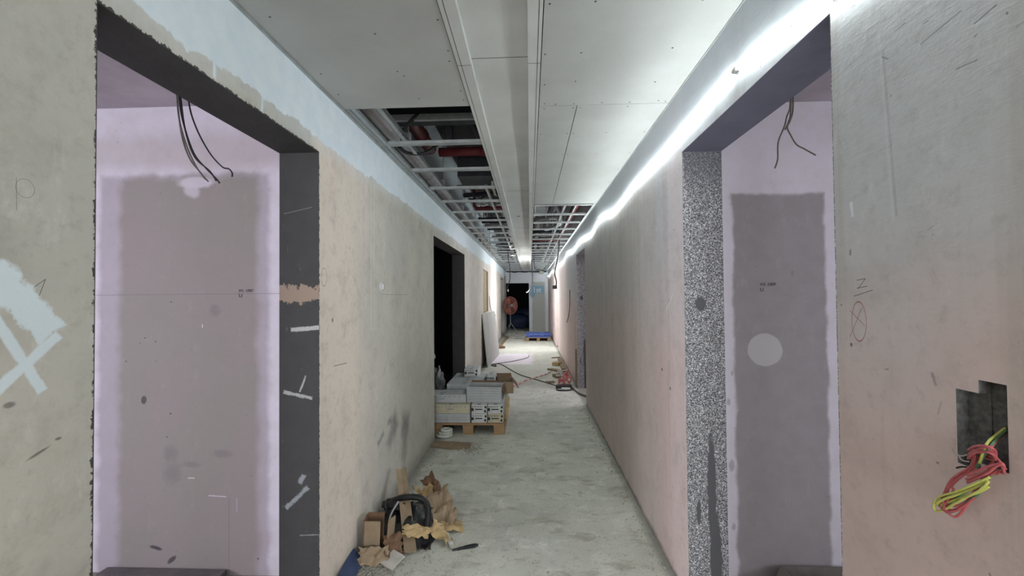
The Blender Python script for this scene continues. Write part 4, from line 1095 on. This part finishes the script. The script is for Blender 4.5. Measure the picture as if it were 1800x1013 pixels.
specs = [[(1389, 130), (1389, 185), (1383, 205), (1379, 222), (1368, 250), (1367, 280), (1362, 296)],
         [(1393, 130), (1394, 190), (1389, 212), (1384, 224), (1390, 238), (1400, 254), (1414, 262), (1434, 273)],
         [(1391, 130), (1390, 195), (1386, 215), (1380, 228)]]
labs = ['thin wire hanging straight down furthest left in the near right opening', 'tangled grey wire kinking to the right in the near right opening', 'short wire stub in the bundle of the near right opening']
for s_, l_ in zip(specs, labs): wires([s_], [l_], 1.95, mat=M_GREYCABLE, r=.0034)

# ------------------------------------------------------------------ wire bundle out of the wall cavity on the right
def aw(px, py, off): return on(0, WB-off, px, py)
e = empty('wire_bundle', aw(1730, 790, .0), 'coiled bundle of red and yellow wires pulled out of the wall cavity', 'wire bundle')
ORG = Vector(e.location)
RW = random.Random(12)
def loop(pts, r, mat, nm, closed=False):
    j = 2.2 if len(pts) > 5 else 0
    P_ = [aw(x+RW.uniform(-j, j), y+RW.uniform(-j, j), o_+RW.uniform(0, .001*j))-ORG for x, y, o_ in pts]
    if closed: P_ = spline(P_+[P_[0]], 6)[:-1]
    else: P_ = spline(P_, 6)
    b = MB(); b.tube(P_, r, 8, closed=closed); return b.build(nm, mat, e)
rw = .0020
for k in range(3):   # long red loops
    s_ = k*6.0
    loop([(1716, 806-s_, .012), (1706, 824, .016), (1676, 840+s_, .022), (1662+s_, 862, .026), (1655+s_, 890-s_, .028), (1666, 905-s_*1.3, .026), (1682, 908-s_*1.6, .022),
          (1696, 893-s_, .018), (1712, 866, .014), (1734, 838, .012), (1752, 828+s_*.5, .012), (1766, 832-s_, .014), (1758, 820-s_*.6, .018), (1738, 820+s_, .022), (1700, 836+s_, .026)], rw, M_WRED, 'red_wire')
for k in range(2):   # yellow loops
    s_ = k*8
    loop([(1738, 838+s_, .024), (1712, 850+s_, .028), (1680, 866+s_*.8, .031), (1650+s_, 874+s_*.4, .030), (1640+s_, 888, .028), (1646+s_, 897-s_*.5, .026), (1660, 896-s_, .027), (1690, 880-s_*.4, .03), (1722, 862+s_*.6, .029), (1740, 846+s_, .024)], rw, M_WYEL, 'yellow_wire')
for k in range(2):
    loop([(1752, 830, .012), (1722, 846+k*7, .018), (1690, 864+k*9, .022), (1668, 882+k*4, .024), (1672, 897+k*2, .022), (1700, 884+k*3, .018), (1735, 850+k*3, .014)], rw, M_WGRN if k else M_WRED, 'green_wire' if k else 'red_wire')
# tied neck of the bundle
for k in range(3):
    loop([(1702, 806-k*6, .014), (1712, 797-k*5.5, .026), (1732, 793-k*5, .030), (1747, 801-k*5, .024), (1749, 811-k*5, .014), (1728, 803-k*5, .008)], rw*1.1, M_WRED, 'red_wire', True)
loop([(1768, 752, -.02), (1752, 764, -.012), (1738, 776, .004), (1730, 790, .016), (1722, 815, .018)], rw, M_WYEL, 'yellow_wire')
loop([(1770, 756, -.02), (1756, 768, -.012), (1744, 782, .004), (1734, 796, .014), (1716, 822, .018)], rw, M_WGRN, 'green_wire')
loop([(1766, 760, -.02), (1754, 772, -.01), (1740, 790, .010), (1726, 806, .014), (1710, 830, .018)], rw, M_WRED, 'red_wire')
loop([(1768, 826, .012), (1752, 806, .010), (1744, 812, .008), (1738, 826, .010)], rw, M_WRED, 'red_wire')
loop([(1700, 800, .006), (1688, 802, .010), (1678, 796, .012), (1674, 786, .014)], .0012, M_COPPER, 'stray_wire_end')
loop([(1704, 812, .006), (1692, 810, .010), (1686, 803, .012)], .0012, M_COPPER, 'stray_wire_end')
loop([(1704, 822, .008), (1690, 821, .012), (1681, 823, .014)], .0014, M_CABLE, 'stray_wire_end')

# ------------------------------------------------------------------ cartons in the right room, low crate in the left room
open_box('open_carton', (1.70, 2.165, 0), (.86, .15, .12),   .006, M_GCARD, M_GCARD, 'long empty cardboard box on the floor of the near right room', flaps=(('l', -1.2, .08), ('f', -2.6, .06)))
b = MB(); b.box(-2.35, -1.67, 2.08, 2.26, 0, .02); b.box(-2.35, -1.67, 2.2, 2.262, .02, .035)
tag(b.build('floor_board', M_LOWB), 'low grey board lying at the foot of the left room wall', 'board')

# ------------------------------------------------------------------ debris heap at the left
def T(o, lab, cat='debris'): return tag(o, lab, cat)
# small upright carton, open to the right
p = at(648, 984, 2.44)
e = empty('small_carton', (-.935, 2.44, .0), 'small upright tan carton with an open side in the rubbish heap', 'carton', rz=.12)
e.rotation_euler = (.06, .05, .1)
b = MB(); b.box(-.045, .045, 0, .006, .02, .215); b.build('front_panel', M_CARD, e)
b = MB(); b.box(-.051, -.045, 0, .075, .02, .22); b.build('side_panel', M_CARDIN, e)
b = MB(); b.box(-.045, .05, .075, .081, .02, .225); b.build('back_panel', M_CARDIN, e)
b = MB(); b.box(.0, .004, 0, .06, 0, .18); o = b.build('side_flap', M_CARD, e); o.location = (.075, .03, .03); o.rotation_euler = (0, .06, -.5)
T(sheet('torn_card', M_CARDIN, (-.815, 2.46, .06), .10, .13, (.75, .1, .5), fold=.4, crumple=.03, jag=.008, seed=1), 'brown torn card leaning between the small carton and black bag', 'torn card')
T(sheet('torn_card', M_CARD, (-.90, 2.385, .040), .16, .085, (.8, .0, .12), fold=.15, crumple=.03, jag=.012, seed=3), 'ragged tan card lying in front of the small upright carton', 'torn card')
# off-white square
e = MB(); e.box(-.045, .045, -.05, .05, 0, .012)
o = e.build('board_offcut', M_TILE, bevel=.001); o.location = (-.79, 2.385, .02); o.rotation_euler = (.28, .1, -.5); T(o, 'off-white square board offcut at the front of the rubbish heap', 'offcut')
# blue strip along the wall foot
T(sheet('blue_packaging', M_DKBLUE, (-.985, 2.29, .045), .09, .24, (0, .75, .08), crumple=.01, seed=6, t=.003), 'blue plastic packaging standing against the foot of the left wall', 'packaging')
# black bag mass with hose loops
bag = empty('black_bag', (-.80, 2.78, 0), 'crumpled black plastic bag with hose loops in the rubbish heap', 'bag')
vs = []; fs = []; NB = 26; rb = random.Random(5)
for j in range(NB+1):
    for i in range(NB+1):
        u = i/NB*2-1; v = j/NB*2-1; rr_ = min(1, math.hypot(u, v)/1.12)
        k1 = mnoise.noise(Vector((u*2.2, v*2.2, 3.0))); k2 = mnoise.noise(Vector((u*6, v*6, 9.0)))
        hh_ = .115*(1-rr_**2.2)*(1+.45*k1)+.028*abs(k2)
        ed = 1+.16*mnoise.noise(Vector((u*3, v*3, 1.0)))
        vs.append((u*.20*ed-.01, v*.23*ed-.03, max(hh_, .004)))
for j in range(NB):
    for i in range(NB):
        a = j*(NB+1)+i; fs.append((a, a+1, a+NB+2, a+NB+1))
b = MB(); b.add(vs, fs, smooth=True); o = b.build('bag_body', M_BLACKP, bag, fix=False)
sm_ = o.modifiers.new('solid', 'SOLIDIFY'); sm_.thickness = .003; sm_.offset = 1
b = MB(); b.tube(spline([(-.16, .05, .12), (-.07, -.02, .19), (.04, -.03, .205), (.11, -.04, .18), (.14, -.10, .12), (.14, -.19, .03)]), .02, 10); b.build('hose_loop', M_BLACKP, bag)
b = MB(); b.tube(spline([(-.05, -.1, .21), (-.09, -.13, .14), (-.10, -.16, .06)]), .006, 8); b.build('grey_cord', M_GREYPIPE, bag)
b = MB(); b.tube([(-.145, -.10, .21), (-.12, -.13, .17)], .011, 8); b.build('hose_stub', M_BLACKP, bag)
lump('bag_flap', M_BLACKP, (-.10, .0, .15), (.16, .12, .05), 9, .5, bag, 3, 3, flat=False)
# V shaped edge protector
e = empty('edge_strip', (-.715, 2.47, .01), 'folded cardboard edge strip leaning up through the black bag', 'edge strip')
v0 = Vector((0, 0, 0)); v1 = Vector((-.215, .52, .27)); dv = (v1-v0).normalized(); sd = dv.cross(Vector((0, 0, 1))).normalized(); un = sd.cross(dv)
b = MB()
for s_ in (-1, 1):
    a0 = [v0, v0+sd*s_*.035+un*.02, v1+sd*s_*.035+un*.02, v1]
    vs = a0+[p+un*.004 for p in a0]
    b.add(vs, [(0,1,2,3),(4,5,6,7),(0,1,5,4),(1,2,6,5),(2,3,7,6),(3,0,4,7)])
b.build('strip_body', M_CARD, e)
T(sheet('torn_card', M_YCARD, (-.70, 2.55, .10), .16, .07, (.45, .1, .1), crumple=.03, jag=.014, seed=7), 'pale yellow torn card lying on top of the edge strip', 'torn card')
T(sheet('torn_card', M_YCARD, (-.565, 2.62, .05), .16, .07, (.3, .4, -.5), crumple=.03, jag=.012, seed=12), 'small yellow torn card on the floor right of the black bag', 'torn card')
T(sheet('paper_strip', M_TILE, (-.505, 2.585, .02), .025, .14, (.1, .2, .5), crumple=.02, jag=.003, seed=13), 'narrow white paper strip at the right of the heap', 'paper strip')
T(sheet('kraft_paper', M_CARD, (-.61, 2.86, .07), .17, .32, (.35, -.25, .35), fold=.35, crumple=.04, jag=.015, seed=14), 'large crumpled kraft paper piece behind the black bag', 'kraft paper')
T(sheet('kraft_paper', M_CARDIN, (-.72, 3.10, .09), .10, .26, (.5, -.5, .35), fold=.3, crumple=.04, jag=.012, seed=15), 'narrow darker kraft paper piece rising at the back of the heap', 'kraft paper')
T(sheet('kraft_paper', M_YCARD, (-.52, 2.76, .025), .14, .12, (.1, .2, .3), crumple=.02, jag=.015, seed=16), 'pale kraft paper corner lying flat at the right edge of the heap', 'kraft paper')
T(sheet('crumpled_card', M_YCARD, (-.775, 3.05, .10), .12, .09, (.7, .2, .6), crumple=.06, jag=.02, seed=17), 'crumpled yellow card behind the black bag beside the edge strip', 'torn card')
# rubber strap / dark scraper on the floor
e = MB()
a = on(2, 0, 795, 969); c = on(2, 0, 838, 960)
prof = [(0, -.006), (.03, -.012), (.05, -.010), (.075, -.014), (.13, -.018), (.158, -.010), (.16, .004), (.14, .014), (.10, .016), (.065, .009), (.03, .006), (0, .003)]
e.prism(prof, 0, .010)
o = e.build('rubber_offcut', M_BLACKP, bevel=.003); o.location = (a.x, a.y, .001); o.rotation_euler = (0, 0, math.atan2(c.y-a.y, c.x-a.x)); tag(o, 'flat dark rubber offcut shaped like a trowel, alone on the floor', 'offcut')
o = sheet('paper_scrap', M_CABLE, (-.56, 3.0, .008), .05, .02, (0, 0, .7), crumple=.01, seed=21); T(o, 'small dark scrap on the floor right of the kraft paper', 'scrap')
# crumbs and dust
rc = random.Random(9)
b = MB()
def crumb(x, y, s_):
    b.cbox((x, y, s_*.4), (s_*rc.uniform(.6, 1.4), s_*rc.uniform(.6, 1.4), s_*.8), R=(rc.uniform(0, .5), rc.uniform(0, .5), rc.uniform(0, 3)))
for i in range(420): crumb(rc.gauss(-.87, .07), rc.gauss(2.33, .05), rc.uniform(.002, .011))
for i in range(90): crumb(rc.gauss(-.66, .12), rc.gauss(2.5, .08), rc.uniform(.002, .009))
for i in range(120): crumb(rc.uniform(-1.0, .7), rc.uniform(2.3, 7), rc.uniform(.003, .010))
for i in range(120): crumb(rc.gauss(-.60, .06), rc.gauss(4.2, .09), rc.uniform(.004, .016))
for i in range(160): crumb(.74-abs(rc.gauss(0, .05)), rc.uniform(2.2, 6.0), rc.uniform(.003, .012))
for i in range(120): crumb(-1.0+abs(rc.gauss(0, .05)), rc.uniform(2.4, 4.4), rc.uniform(.003, .012))
tag(b.build('plaster_crumbs', M_CRUMB), 'loose plaster crumbs and grit scattered over the floor', 'rubble', kind='stuff')
